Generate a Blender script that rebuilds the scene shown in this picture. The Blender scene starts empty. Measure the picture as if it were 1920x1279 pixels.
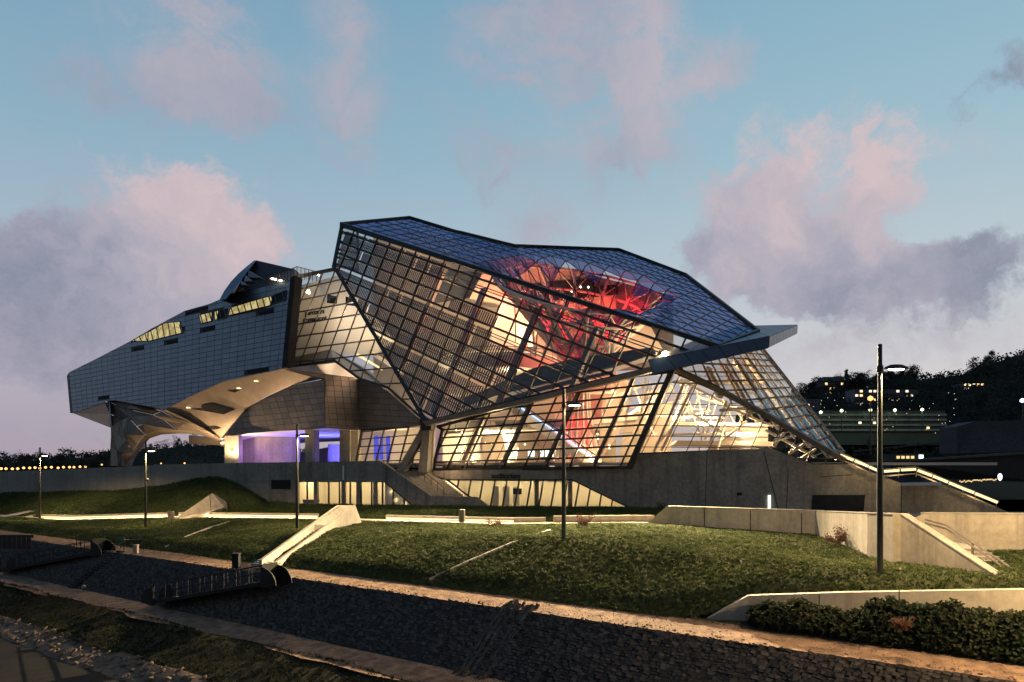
import bpy, math, random
from mathutils import Vector, Matrix, Euler
random.seed(7)
R = math.radians
SC = bpy.context.scene
COL = SC.collection

# ------------------------------------------------------------------ camera, sky, exposure
F, CX, YH = 1400.0, 960.0, 875.0          # focal length, centre column and horizon row of a 1920 px wide picture
cam_d = bpy.data.cameras.new('camera'); cam = bpy.data.objects.new('camera', cam_d); COL.objects.link(cam)
cam.location = (0, 0, 0); cam.rotation_euler = (R(90), 0, 0)
cam_d.sensor_width = 36.0; cam_d.lens = 36.0 * F / 1920.0
cam_d.shift_y = (YH - 639.5) / 1920.0
cam_d.clip_start = 0.5; cam_d.clip_end = 6000
SC.camera = cam
SC.view_settings.view_transform = 'Standard'; SC.view_settings.look = 'None'
SC.view_settings.exposure = 0.0; SC.view_settings.gamma = 1.0; SC.view_settings.use_curve_mapping = False
SC.render.engine = 'CYCLES'
cy = SC.cycles
cy.use_denoising = True
cy.transparent_max_bounces = 40; cy.max_bounces = 6; cy.diffuse_bounces = 3; cy.glossy_bounces = 3
cy.sample_clamp_indirect = 4.0; cy.caustics_reflective = False; cy.caustics_refractive = False

def srgb(r, g, b):
    f = lambda c: (c / 255 / 12.92) if c / 255 <= .04045 else ((c / 255 + .055) / 1.055) ** 2.4
    return (f(r), f(g), f(b), 1.0)

class NT:
    """small helper to write node trees"""
    def __init__(s, tree): s.t = tree; s.n = tree.nodes; s.l = tree.links
    def put(s, node, key, v):
        i = node.inputs[key]
        if hasattr(v, 'node'): s.l.new(v, i)
        else: i.default_value = v
    def new(s, typ, **kw):
        nd = s.n.new(typ)
        for k, v in kw.items():
            if k.startswith('i_'):
                key = k[2:]; key = int(key) if key.isdigit() else key.replace('_', ' ')
                s.put(nd, key, v)
            else: setattr(nd, k, v)
        return nd
    def m(s, op, a, b=None, c=None, clamp=False):
        nd = s.n.new('ShaderNodeMath'); nd.operation = op; nd.use_clamp = clamp
        for i, v in enumerate((a, b, c)):
            if v is not None: s.put(nd, i, v)
        return nd.outputs[0]
    def v(s, op, a, b=None):
        nd = s.n.new('ShaderNodeVectorMath'); nd.operation = op
        for i, v in enumerate((a, b)):
            if v is not None: s.put(nd, i, v)
        return nd.outputs['Value' if op in ('LENGTH', 'DOT_PRODUCT', 'DISTANCE') else 'Vector']
    def mix(s, f, a, b, blend='MIX'):
        nd = s.n.new('ShaderNodeMix'); nd.data_type = 'RGBA'; nd.blend_type = blend
        s.put(nd, 0, f); s.put(nd, 6, a); s.put(nd, 7, b)
        return nd.outputs[2]
    def ramp(s, fac, stops, interp='LINEAR'):
        nd = s.n.new('ShaderNodeValToRGB'); nd.color_ramp.interpolation = interp
        e = nd.color_ramp.elements
        while len(e) < len(stops): e.new(0.5)
        for el, (p, c) in zip(e, stops):
            el.position = p; el.color = c if len(c) == 4 else (*c, 1)
        s.put(nd, 0, fac); return nd.outputs[0]
    def mr(s, v, a, b, c=0.0, d=1.0, smooth=True):
        nd = s.n.new('ShaderNodeMapRange'); nd.interpolation_type = 'SMOOTHSTEP' if smooth else 'LINEAR'
        for i, x in enumerate((v, a, b, c, d)): s.put(nd, i, x)
        return nd.outputs[0]
    def noise(s, vec, scale, detail=4, rough=.55, dist=0.0):
        nd = s.new('ShaderNodeTexNoise', i_Vector=vec, i_Scale=scale, i_Detail=detail, i_Roughness=rough, i_Distortion=dist)
        return nd.outputs['Fac']

SUN_EL, SUN_ROT = R(2.0), R(60)
def make_world():
    w = bpy.data.worlds.new('World'); SC.world = w; w.use_nodes = True
    t = NT(w.node_tree); t.n.clear()
    tc = t.new('ShaderNodeTexCoord').outputs['Generated']
    xyz = t.new('ShaderNodeSeparateXYZ', i_0=tc)
    X, Y, Z = xyz.outputs
    az = t.m('ARCTAN2', X, Y); el = t.m('ARCSINE', Z)
    vec = t.new('ShaderNodeCombineXYZ', i_0=az, i_1=el).outputs[0]
    # wispy warp of the cloud coordinates
    n1 = t.new('ShaderNodeTexNoise', i_Vector=vec, i_Scale=5.0, i_Detail=7, i_Roughness=.62)
    warp = t.v('SCALE', t.v('SUBTRACT', n1.outputs['Color'], (.5, .5, .5)))
    warp.node.inputs['Scale'].default_value = .16
    n2 = t.new('ShaderNodeTexNoise', i_Vector=vec, i_Scale=24.0, i_Detail=6, i_Roughness=.6)
    warp2 = t.v('SCALE', t.v('SUBTRACT', n2.outputs['Color'], (.5, .5, .5)))
    warp2.node.inputs['Scale'].default_value = .035
    wv = t.v('ADD', t.v('ADD', vec, warp), warp2)
    # clouds seen that evening: centre, radii (hundredths), weight, share of pink light; thin veils first, then the heaped ones
    veils = [(360, 70, 135, 110, .95, .6), (290, 160, 150, 50, .5, .25), (660, 90, 55, 150, .6, .55), (430, 180, 240, 55, .45, .3),
        (1010, 70, 150, 90, .8, .45), (1090, 170, 100, 90, .75, .5), (930, 230, 90, 80, .7, .4), (1200, 110, 75, 90, .95, .8),
        (1190, 230, 70, 90, .6, .45), (1375, 85, 70, 45, .6, .7), (1320, 170, 45, 60, .5, .6), (1800, 270, 60, 30, .45, .9),
        (1170, 310, 60, 45, .5, .35), (590, 290, 60, 20, .4, .2), (115, 245, 60, 18, .5, .1), (525, 345, 30, 35, .4, .3), (1020, 415, 75, 35, .8, .5),
        (150, 690, 330, 90, .55, .45), (120, 790, 400, 40, .6, .35), (1490, 640, 120, 60, .5, .6), (1720, 620, 230, 45, .6, .4)]
    heaps = [(385, 405, 95, 62, 1.0, 1.0), (280, 500, 150, 75, 1.0, .62), (430, 480, 70, 60, .6, .7), (80, 530, 130, 85, 1.1, .12), (330, 580, 190, 60, .8, .4), (60, 620, 170, 60, .8, .15),
        (1480, 345, 65, 75, 1.2, 1.0), (1420, 430, 110, 80, 1.1, .6), (1665, 345, 48, 85, 1.15, 1.0), (1610, 440, 90, 60, .8, .75), (1370, 500, 95, 50, .85, .15),
        (1500, 530, 150, 45, .8, .25), (1640, 545, 130, 42, .8, .08), (1850, 520, 110, 48, 1.0, .04), (1880, 175, 80, 34, .8, .1)]
    def cloud(blobs):
        dens = pink = None
        for px, py, rx, ry, a, p in blobs:
            dx = (px - CX) / F; dz = (YH - py) / F; L = math.sqrt(1 + dx * dx)
            a0, e0 = math.atan(dx), math.atan(dz / L)
            d = t.v('SUBTRACT', wv, (a0, e0, 0))
            sc = t.v('MULTIPLY', d, (F * L / rx * .82 * L, F * L / ry * .82, 0))
            g = t.m('EXPONENT', t.m('MULTIPLY', t.v('DOT_PRODUCT', sc, sc), -1.0))
            g = t.m('MULTIPLY', g, a)
            dens = g if dens is None else t.m('ADD', dens, g)
            gp = t.m('MULTIPLY', g, p); pink = gp if pink is None else t.m('ADD', pink, gp)
        return dens, pink
    far = t.mr(t.m('ABSOLUTE', az), .66, .95); high = t.mr(el, .55, .75); out = t.m('MAXIMUM', far, high)
    nb = t.noise(vec, 2.6, 5, .55)
    fbm = t.noise(wv, 13.0, 10, .66); fine = t.m('SUBTRACT', fbm, .5)
    mpw = t.new('ShaderNodeMapping', i_Vector=wv); mpw.inputs['Rotation'].default_value = (0, 0, R(-32)); mpw.inputs['Scale'].default_value = (4.2, 9.5, 1)
    wisp = t.noise(mpw.outputs[0], 1.0, 9, .64, .4)
    shade = t.m('SUBTRACT', t.noise(wv, 7.0, 6, .6), .5)
    def colour(dens, pink, k):
        pr = t.m('DIVIDE', pink, t.m('ADD', dens, .02)); pr = t.m('ADD', t.m('ADD', pr, t.m('MULTIPLY', fine, k)), t.m('MULTIPLY', shade, k * .9), clamp=True)
        return t.ramp(pr, [(0, srgb(134, 138, 158)), (.3, srgb(164, 160, 177)), (.65, srgb(192, 178, 187)), (1, srgb(216, 192, 194))])
    dv, pv = cloud(veils)
    # the same kind of broken cloud all round, where the picture does not look
    dv = t.m('ADD', dv, t.m('MULTIPLY', out, t.m('MULTIPLY', t.mr(nb, .48, .75), .8)))
    pv = t.m('ADD', pv, t.m('MULTIPLY', out, t.m('MULTIPLY', t.mr(nb, .50, .72), .3)))
    cv = t.m('MULTIPLY', t.mr(t.m('ADD', t.m('MULTIPLY', dv, t.mr(wisp, .30, .68, .25, 1.5)), t.m('MULTIPLY', fine, .8)), .12, 1.15), .74)
    dh, ph = cloud(heaps)
    chh = t.m('MULTIPLY', t.mr(t.m('ADD', dh, t.m('ADD', t.m('MULTIPLY', fine, 2.3), t.m('MULTIPLY', t.m('SUBTRACT', wisp, .5), 1.5))), .20, .92), .86)
    # clear sky: teal overhead, pale towards the horizon, warmer to the west (right)
    en = t.mr(el, 0.0, .62, smooth=False)
    cL = t.ramp(en, [(0, srgb(176, 160, 172)), (.16, srgb(184, 178, 192)), (.40, srgb(172, 190, 206)), (.62, srgb(146, 180, 200)), (1, srgb(114, 159, 188))])
    cR = t.ramp(en, [(0, srgb(228, 210, 202)), (.16, srgb(216, 212, 214)), (.40, srgb(192, 206, 214)), (.62, srgb(163, 195, 210)), (1, srgb(129, 175, 199))])
    side = t.mr(az, -.6, .62)
    clear = t.mix(side, cL, cR)
    zen = t.mr(el, .62, 1.2)
    clear = t.mix(zen, clear, srgb(52, 96, 158))
    sky = t.new('ShaderNodeTexSky', sky_type='NISHITA', sun_disc=False, sun_elevation=SUN_EL, sun_rotation=SUN_ROT)
    nish = t.mix(1.0, sky.outputs[0], (.06, .06, .06, 1), 'MULTIPLY')
    clear = t.mix(.06, clear, nish)
    col = t.mix(cv, clear, colour(dv, pv, .6)); col = t.mix(chh, col, colour(dh, ph, 1.1))
    # the sky darkens to a deep dusk blue on the side away from the sunset (behind the viewer)
    away = t.mr(Y, .35, -.65)
    col = t.mix(away, col, t.mix(1.0, col, (.44, .46, .51, 1), 'MULTIPLY'))
    # below the horizon: dim land
    col = t.mix(t.mr(el, -.04, -.01), srgb(40, 42, 50), col)
    bg = t.new('ShaderNodeBackground', i_Color=col, i_Strength=1.0)
    o = t.new('ShaderNodeOutputWorld'); t.l.new(bg.outputs[0], o.inputs[0])
make_world()
sun_d = bpy.data.lights.new('sun', 'SUN'); sun_d.energy = .12; sun_d.angle = R(20); sun_d.color = (1, .82, .78)
sun = bpy.data.objects.new('sun', sun_d); COL.objects.link(sun)
sun.rotation_euler = Vector((-math.sin(SUN_ROT), -math.cos(SUN_ROT), -.25)).to_track_quat('-Z', 'Y').to_euler()

# ------------------------------------------------------------------ points, planes
def P(px, py, D): return Vector(((px - CX) / F * D, D, (YH - py) / F * D))
class Pl:
    def __init__(s, a, b, c):
        a, b, c = [P(*q) if not isinstance(q, Vector) else q for q in (a, b, c)]
        s.o = a; n = (b - a).cross(c - a).normalized(); s.n = n if n.y < 0 else -n
    def at(s, px, py, off=0.0):
        d = Vector(((px - CX) / F, 1, (YH - py) / F))
        o = s.o + s.n * off
        return d * (s.n.dot(o) / s.n.dot(d))
    def zxy(s, x, y): return s.o.z - (s.n.x * (x - s.o.x) + s.n.y * (y - s.o.y)) / s.n.z
def wall_plane(p, q):      # upright plane through two plan points
    a = Vector((*p, 0)); b = Vector((*q, 0)); return Pl(a, b, a + Vector((0, 0, 1)))
def px_of(v): return CX + F * v.x / v.y, YH - F * v.z / v.y

# ------------------------------------------------------------------ meshes
class MB:
    def __init__(s): s.v = []; s.f = []; s.mi = []; s.cm = 0
    def add(s, vs, fs):
        b = len(s.v); s.v += [tuple(v) for v in vs]
        for f in fs: s.f.append([b + i for i in f]); s.mi.append(s.cm)
    def prism(s, pts, off):            # polygon plus its copy shifted by off
        n = len(pts); off = Vector(off)
        if n < 3: return s
        s.add(list(pts) + [p + off for p in pts], [list(range(n)), list(range(2 * n - 1, n - 1, -1))] +
              [[i, i + n, (i + 1) % n + n, (i + 1) % n] for i in range(n)])
        return s
    def bar(s, a, b, w, d, up=Vector((0, 0, 1))):   # box from a to b: w across, d along up
        a, b = Vector(a), Vector(b); t = (b - a)
        if t.length < 1e-4: return s
        t.normalize(); u = (up - t * up.dot(t))
        if u.length < 1e-4: u = t.orthogonal()
        u.normalize(); r = t.cross(u)
        c = [r * (w / 2) * sx + u * (d / 2) * sy for sx, sy in ((-1, -1), (1, -1), (1, 1), (-1, 1))]
        s.add([a + k for k in c] + [b + k for k in c], [[3, 2, 1, 0], [4, 5, 6, 7], [0, 1, 5, 4], [1, 2, 6, 5], [2, 3, 7, 6], [3, 0, 4, 7]])
        return s
    def tube(s, pts, r, n=8, r2=None):
        pts = [Vector(p) for p in pts]; rings = []; vs = []; fs = []
        for i, p in enumerate(pts):
            t = (pts[min(i + 1, len(pts) - 1)] - pts[max(i - 1, 0)]).normalized()
            u = t.orthogonal().normalized() if i == 0 else (u - t * u.dot(t)).normalized()
            w = t.cross(u); rr = r if r2 is None else r + (r2 - r) * i / (len(pts) - 1)
            for k in range(n):
                a = 2 * math.pi * k / n; vs.append(p + u * math.cos(a) * rr + w * math.sin(a) * rr)
        for i in range(len(pts) - 1):
            for k in range(n): fs.append([i * n + k, i * n + (k + 1) % n, (i + 1) * n + (k + 1) % n, (i + 1) * n + k])
        fs += [list(range(n - 1, -1, -1)), [(len(pts) - 1) * n + k for k in range(n)]]
        s.add(vs, fs); return s
    def box(s, lo, hi):
        x0, y0, z0 = lo; x1, y1, z1 = hi
        s.add([(x0, y0, z0), (x1, y0, z0), (x1, y1, z0), (x0, y1, z0), (x0, y0, z1), (x1, y0, z1), (x1, y1, z1), (x0, y1, z1)],
              [[3, 2, 1, 0], [4, 5, 6, 7], [0, 1, 5, 4], [1, 2, 6, 5], [2, 3, 7, 6], [3, 0, 4, 7]]); return s
    def lathe(s, prof, n=16, c=(0, 0, 0)):
        vs = []; fs = []
        for r, z in prof:
            for k in range(n):
                a = 2 * math.pi * k / n; vs.append((c[0] + r * math.cos(a), c[1] + r * math.sin(a), c[2] + z))
        for i in range(len(prof) - 1):
            for k in range(n): fs.append([i * n + k, i * n + (k + 1) % n, (i + 1) * n + (k + 1) % n, (i + 1) * n + k])
        fs += [list(range(n - 1, -1, -1)), [(len(prof) - 1) * n + k for k in range(n)]]
        s.add(vs, fs); return s
    def build(s, name, mat, parent=None, smooth=False, kind=None, label=None):
        me = bpy.data.meshes.new(name); me.from_pydata(s.v, [], s.f)
        for m in (mat if isinstance(mat, (list, tuple)) else [mat]): me.materials.append(m)
        if isinstance(mat, (list, tuple)): me.polygons.foreach_set('material_index', s.mi)
        if smooth: me.polygons.foreach_set('use_smooth', [True] * len(me.polygons))
        me.validate(); me.update()
        o = bpy.data.objects.new(name, me); COL.objects.link(o)
        if parent: child(o, parent)
        if kind: o['kind'] = kind
        if label: o['label'] = label
        return o
def child(o, parent):
    o.parent = parent
    M = Matrix.Translation(Vector((0, 0, 0))); p = parent; chain = []
    while p: chain.append(p); p = p.parent
    for q in reversed(chain): M = M @ q.matrix_parent_inverse @ q.matrix_basis
    o.matrix_parent_inverse = M.inverted()
def tag(o, label, cat, group=None):
    o['label'] = label; o['category'] = cat
    if group: o['group'] = group
    return o
def thing(name, loc, label, cat, group=None, rz=0):
    o = bpy.data.objects.new(name, None); COL.objects.link(o); o.location = loc; o.rotation_euler = (0, 0, rz); o.empty_display_size = .5
    return tag(o, label, cat, group)
def light(name, kind, loc, energy, color, parent=None, size=.3, aim=None, angle=None, blend=.6):
    d = bpy.data.lights.new(name, kind); d.energy = energy; d.color = color
    if kind == 'AREA': d.size = size
    else: d.shadow_soft_size = size
    if kind == 'SPOT': d.spot_size = angle; d.spot_blend = blend
    o = bpy.data.objects.new(name, d); COL.objects.link(o); o.location = loc
    if aim is not None: o.rotation_euler = Vector(aim).to_track_quat('-Z', 'Y').to_euler()
    if parent: child(o, parent)
    return o
def strip_light(name, a, b, energy, color, parent, aim, w=.12):
    d = bpy.data.lights.new(name, 'AREA'); d.shape = 'RECTANGLE'; d.size = (b - a).length; d.size_y = w; d.energy = energy; d.color = color
    o = bpy.data.objects.new(name, d); COL.objects.link(o); x = (b - a).normalized(); z = -Vector(aim).normalized(); z = (z - x * z.dot(x)).normalized(); y = z.cross(x)
    o.matrix_world = Matrix((x, y, z)).transposed().to_4x4(); o.location = (a + b) / 2
    if parent: child(o, parent)
    return o
def copy_tree(o, parent=None):
    c = o.copy(); COL.objects.link(c)
    if parent: c.parent = parent
    for ch in o.children: copy_tree(ch, c)
    return c

# ------------------------------------------------------------------ materials
def newmat(name):
    m = bpy.data.materials.new(name); m.use_nodes = True; t = NT(m.node_tree); t.n.clear()
    return m, t
def finish(t, shader):
    o = t.new('ShaderNodeOutputMaterial'); t.l.new(shader, o.inputs[0])
def wpos(t): return t.new('ShaderNodeNewGeometry').outputs['Position']
def solid(name, col, rough=.6, metal=0.0, var=.25, scale=1.5, bump=.0, bscale=30, island=0.0, streak=0.0, spec=.5, coord='world'):
    m, t = newmat(name)
    p = wpos(t) if coord == 'world' else t.new('ShaderNodeTexCoord').outputs['Object']
    n = t.noise(p, scale, 6, .6)
    c = (*col[:3], 1)
    lo = tuple(x * (1 - var) for x in c[:3]) + (1,); hi = tuple(min(1, x * (1 + var)) for x in c[:3]) + (1,)
    cc = t.ramp(n, [(.25, lo), (.75, hi)])
    if streak:
        mp = t.new('ShaderNodeMapping', i_Vector=p); mp.inputs['Scale'].default_value = (1.6, 1.6, .08)
        s = t.mr(t.noise(mp.outputs[0], 1.0, 5, .65), .45, .75, 1.0, 1.0 - streak)
        cb = t.new('ShaderNodeCombineColor', i_0=s, i_1=s, i_2=s).outputs[0]
        cc = t.mix(1.0, cc, cb, 'MULTIPLY')
    if island:
        a = t.new('ShaderNodeNewGeometry').outputs['Random Per Island']; b = t.new('ShaderNodeObjectInfo').outputs['Random']
        f = t.m('FRACT', t.m('ADD', a, b)); k = t.mr(f, 0, 1, 1 - island, 1 + island, smooth=False)
        cc = t.mix(1.0, cc, t.new('ShaderNodeCombineColor', i_0=k, i_1=k, i_2=k).outputs[0], 'MULTIPLY')
    b = t.new('ShaderNodeBsdfPrincipled', i_Base_Color=cc, i_Roughness=rough, i_Metallic=metal)
    b.inputs['Specular IOR Level'].default_value = spec
    if bump:
        bn = t.new('ShaderNodeBump', i_Strength=bump, i_Distance=.05, i_Height=t.noise(p, bscale, 5, .6))
        t.l.new(bn.outputs[0], b.inputs['Normal'])
    finish(t, b.outputs[0]); return m
def glow(name, col, strength):
    m, t = newmat(name); e = t.new('ShaderNodeEmission', i_Color=(*col[:3], 1), i_Strength=strength); finish(t, e.outputs[0]); return m
def glass(name, tint=(.9, .93, .95), refl=(1, 1, 1), ior=1.5, rough=.01, extra=0.0):
    m, t = newmat(name)
    tr = t.new('ShaderNodeBsdfTransparent', i_Color=(*tint, 1)); gl = t.new('ShaderNodeBsdfGlossy', i_Color=(*refl, 1), i_Roughness=rough)
    lw = t.new('ShaderNodeLayerWeight', i_Blend=.5).outputs['Facing']
    f0 = ((ior - 1) / (ior + 1)) ** 2
    fr = t.m('ADD', t.m('MULTIPLY', t.m('POWER', lw, 4.0), 1 - f0), f0)
    if extra: fr = t.m('ADD', fr, extra, clamp=True)
    g = t.new('ShaderNodeMixShader', i_0=fr, i_1=tr.outputs[0], i_2=gl.outputs[0]); finish(t, g.outputs[0]); return m

M = {}
def concrete(name, col, var=.22, streak=.35):
    m, t = newmat(name); p = wpos(t)
    n1 = t.noise(p, .35, 6, .6); n2 = t.noise(p, 3.0, 6, .65)
    mp = t.new('ShaderNodeMapping', i_Vector=p); mp.inputs['Scale'].default_value = (1.1, 1.1, .06)
    n3 = t.noise(mp.outputs[0], 1.0, 6, .7)
    f = t.m('ADD', t.m('MULTIPLY', n1, .5), t.m('MULTIPLY', n2, .5))
    lo = tuple(c * (1 - var * 1.5) for c in col[:3]) + (1,); hi = tuple(c * (1 + var) for c in col[:3]) + (1,)
    cc = t.ramp(f, [(.3, lo), (.7, hi)])
    s = t.mr(n3, .42, .8, 1.0, 1 - streak)
    cc = t.mix(1.0, cc, t.new('ShaderNodeCombineColor', i_0=s, i_1=s, i_2=s).outputs[0], 'MULTIPLY')
    vor = t.new('ShaderNodeTexVoronoi', i_Vector=p, i_Scale=9.0); pits = t.mr(vor.outputs['Distance'], .0, .10, .75, 1.0)
    cc = t.mix(1.0, cc, t.new('ShaderNodeCombineColor', i_0=pits, i_1=pits, i_2=pits).outputs[0], 'MULTIPLY')
    b = t.new('ShaderNodeBsdfPrincipled', i_Base_Color=cc, i_Roughness=.8); b.inputs['Specular IOR Level'].default_value = .25
    bn = t.new('ShaderNodeBump', i_Strength=.25, i_Distance=.03, i_Height=t.noise(p, 12, 6, .7)); t.l.new(bn.outputs[0], b.inputs['Normal'])
    finish(t, b.outputs[0]); return m
M['conc'] = concrete('grey_concrete', (.27, .235, .19), .36, .55)
M['conc_pale'] = concrete('pale_concrete', (.37, .32, .25), .26, .45)
M['conc_dark'] = concrete('dark_concrete', (.26, .235, .195))
M['steel'] = solid('dark_steel', (.032, .03, .03), .45, .6, .3)
M['dark_iron'] = solid('dark_iron', (.014, .0135, .013), .6, .2, .3, spec=.25)
M['steel_warm'] = solid('brown_steel', (.16, .125, .095), .5, .4, .3)
M['post'] = solid('lamp_post_paint', (.024, .025, .020), .65, .1, .25, 4, coord='object', spec=.3)
M['white_steel'] = solid('white_steel', (.55, .50, .44), .5, .0, .12)
M['panel'] = solid('brushed_metal_panel', (.115, .14, .185), .40, .6, .14, .5, island=.10)
M['panel_back'] = solid('panel_joint', (.03, .03, .035), .8)
M['drum'] = solid('drum_metal_panel', (.13, .112, .095), .5, .4, .14, .6, island=.14)
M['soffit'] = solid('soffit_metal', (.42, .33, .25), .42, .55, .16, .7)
M['leg'] = solid('facet_metal', (.17, .13, .092), .6, .08, .2, .6, island=.5, spec=.3)
M['vent'] = solid('dark_vent', (.02, .02, .022), .8, spec=.1)
M['far_conc'] = solid('far_concrete', (.055, .055, .06), .9, spec=.1)
M['canopy'] = solid('blue_grey_panel', (.045, .078, .14), .42, .6, .1, .7, island=.06)
M['beige'] = solid('beige_wall', (.60, .51, .42), .8, 0, .08, .3)
M['white'] = solid('white_plaster', (.72, .68, .62), .8, 0, .06, .3)
M['grey_in'] = solid('grey_slab', (.10, .10, .105), .6, 0, .15)
M['floor_in'] = solid('interior_floor', (.42, .36, .29), .35, 0, .15, .5)
M['glass'] = glass('clear_glass', (.93, .92, .90))
M['glass_roof'] = glass('roof_glass', (.70, .68, .78), (.20, .27, .52), 1.6, .03, .17)
M['glass_funnel'] = glass('funnel_glass', (.90, .88, .88), (.10, .12, .2), 1.4, .06)
M['glass_dark'] = glass('tinted_glass', (.35, .42, .5), (1, 1, 1), 1.6, .02, .1)
M['louvre'] = solid('louvre_metal', (.055, .05, .046), .5, .3, .2)
M['led'] = glow('warm_led', (1.0, .80, .42), 1.5)
M['led_path'] = glow('path_led', (1.0, .82, .46), 1.6)
M['led_blue'] = glow('blue_led', (.25, .5, 1.0), 5.0)
M['lens'] = glow('lamp_lens', (1.0, .84, .5), 12.0)
M['screen'] = glow('screen_white', (.85, 1.0, .92), 3.0)
M['screen_g'] = glow('screen_green', (.2, .9, .6), 1.6)
M['ink'] = solid('black_lettering', (.012, .012, .012), .6)
M['path'] = solid('gravel_path', (.195, .122, .078), .95, 0, .62, 1.8, bump=1.0, bscale=16, spec=.1)
M['prom'] = solid('promenade_paving', (.36, .31, .24), .9, 0, .18, .9, bump=.2, bscale=18, spec=.2)
M['soil'] = solid('lawn_soil', (.040, .042, .020), 1, 0, .4, .8, bump=.5, bscale=8, spec=.05)
M['soil_dark'] = solid('dark_bank_soil', (.030, .028, .017), 1, 0, .45, .6, bump=.6, bscale=6, spec=.05)
M['stone_pale'] = solid('pale_rock', (.13, .09, .062), .95, 0, .5, 1.1, bump=.9, bscale=7, spec=.1)
M['asphalt'] = solid('towpath_asphalt', (.014, .0135, .0125), .9, 0, .4, .6, bump=.2, bscale=30, spec=.08)
M['basalt'] = solid('basalt_bed', (.026, .023, .020), .9, 0, .3, 1.5, bump=.6, bscale=14, spec=.1)

# ------------------------------------------------------------------ geometry-node scatter for grass, leaves and stones
def scatter(name, base, density, mat, shape='grass', smin=.7, smax=1.3, size=.12, align=True, seed=1, weight_noise=None):
    o = bpy.data.objects.new(name, base); COL.objects.link(o); o['kind'] = 'stuff'
    g = bpy.data.node_groups.new(name + '_nodes', 'GeometryNodeTree')
    g.interface.new_socket('Geometry', in_out='INPUT', socket_type='NodeSocketGeometry')
    g.interface.new_socket('Geometry', in_out='OUTPUT', socket_type='NodeSocketGeometry')
    t = NT(g)
    gi = t.new('NodeGroupInput'); go = t.new('NodeGroupOutput')
    dens = density
    if weight_noise:
        nz = t.new('ShaderNodeTexNoise', i_Vector=t.new('GeometryNodeInputPosition').outputs[0], i_Scale=weight_noise, i_Detail=3)
        dens = t.m('MULTIPLY', t.mr(nz.outputs[0], .3, .65, .35, 1.25), density)
    dist = t.new('GeometryNodeDistributePointsOnFaces', i_Mesh=gi.outputs[0], i_Density=dens, i_Seed=seed)
    join = t.new('GeometryNodeJoinGeometry')
    rnd = random.Random(seed)
    def part(geo, loc, rot, sca=(1, 1, 1)):
        tr = t.new('GeometryNodeTransform', i_Geometry=geo)
        tr.inputs['Translation'].default_value = loc; tr.inputs['Rotation'].default_value = rot; tr.inputs['Scale'].default_value = sca
        t.l.new(tr.outputs[0], join.inputs[0])
    if shape in ('grass', 'ivy', 'hedge'):
        nb = {'grass': 7, 'ivy': 3, 'hedge': 3}[shape]
        for k in range(nb):
            c = t.new('GeometryNodeMeshCone', i_Vertices=3); c.inputs['Radius Top'].default_value = 0; c.inputs['Radius Bottom'].default_value = size * .075; c.inputs['Depth'].default_value = size * rnd.uniform(.6, 1.1)
            a = rnd.uniform(0, 6.28); r = rnd.uniform(0, size * .35); tl = rnd.uniform(.2, .8)
            part(c.outputs[0], (math.cos(a) * r, math.sin(a) * r, 0), (tl * math.sin(a), -tl * math.cos(a), a))
        nl = {'grass': 0, 'ivy': 9, 'hedge': 14}[shape]
        for k in range(nl):
            q = t.new('GeometryNodeMeshGrid', i_0=size * .42, i_1=size * .30, i_2=2, i_3=2)
            a = rnd.uniform(0, 6.28); r = rnd.uniform(0, size * .6); h = rnd.uniform(.2, .85 if shape == 'ivy' else 1.6) * size
            part(q.outputs[0], (math.cos(a) * r, math.sin(a) * r, h), (rnd.uniform(-.8, .8), rnd.uniform(-.8, .8), a))
    else:
        q = t.new('GeometryNodeMeshCube', i_Size=(size * 1.25, size * .68, size * .5)) if shape == 'sett' else t.new('GeometryNodeMeshIcoSphere', i_Radius=size * .5, i_Subdivisions=1 if shape == 'stone' else 2)
        part(q.outputs[0], (0, 0, 0), (.3, .2, 0), (1.25, .8, .5) if shape == 'stone' else (1, 1, 1))
    sm = t.new('GeometryNodeSetMaterial', i_Geometry=join.outputs[0]); sm.inputs['Material'].default_value = mat
    ip = t.new('GeometryNodeInstanceOnPoints', i_Points=dist.outputs[0] if density else gi.outputs[0], i_Instance=sm.outputs[0])
    rv = t.new('FunctionNodeRandomValue', data_type='FLOAT_VECTOR'); rv.inputs[0].default_value = (-.25, -.25, 0); rv.inputs[1].default_value = (.25, .25, 6.28)
    er = t.new('FunctionNodeRotateEuler'); er.rotation_type = 'EULER' if hasattr(er, 'rotation_type') else None
    if not density:
        rv.inputs[0].default_value = (.54, -.10, -.73); rv.inputs[1].default_value = (.77, .10, -.56); rv2 = rv
        t.l.new(rv.outputs[0], ip.inputs['Rotation'])
    elif align:
        t.l.new(dist.outputs['Rotation'], er.inputs[0]); er.space = 'LOCAL'; t.l.new(rv.outputs[0], er.inputs[1])
        t.l.new(er.outputs[0], ip.inputs['Rotation'])
    else: t.l.new(rv.outputs[0], ip.inputs['Rotation'])
    rs = t.new('FunctionNodeRandomValue', data_type='FLOAT'); rs.inputs[2].default_value = smin; rs.inputs[3].default_value = smax
    t.l.new(rs.outputs[1], ip.inputs['Scale'])
    t.l.new(ip.outputs[0], go.inputs[0])
    md = o.modifiers.new('scatter', 'NODES'); md.node_group = g
    return o
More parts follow.
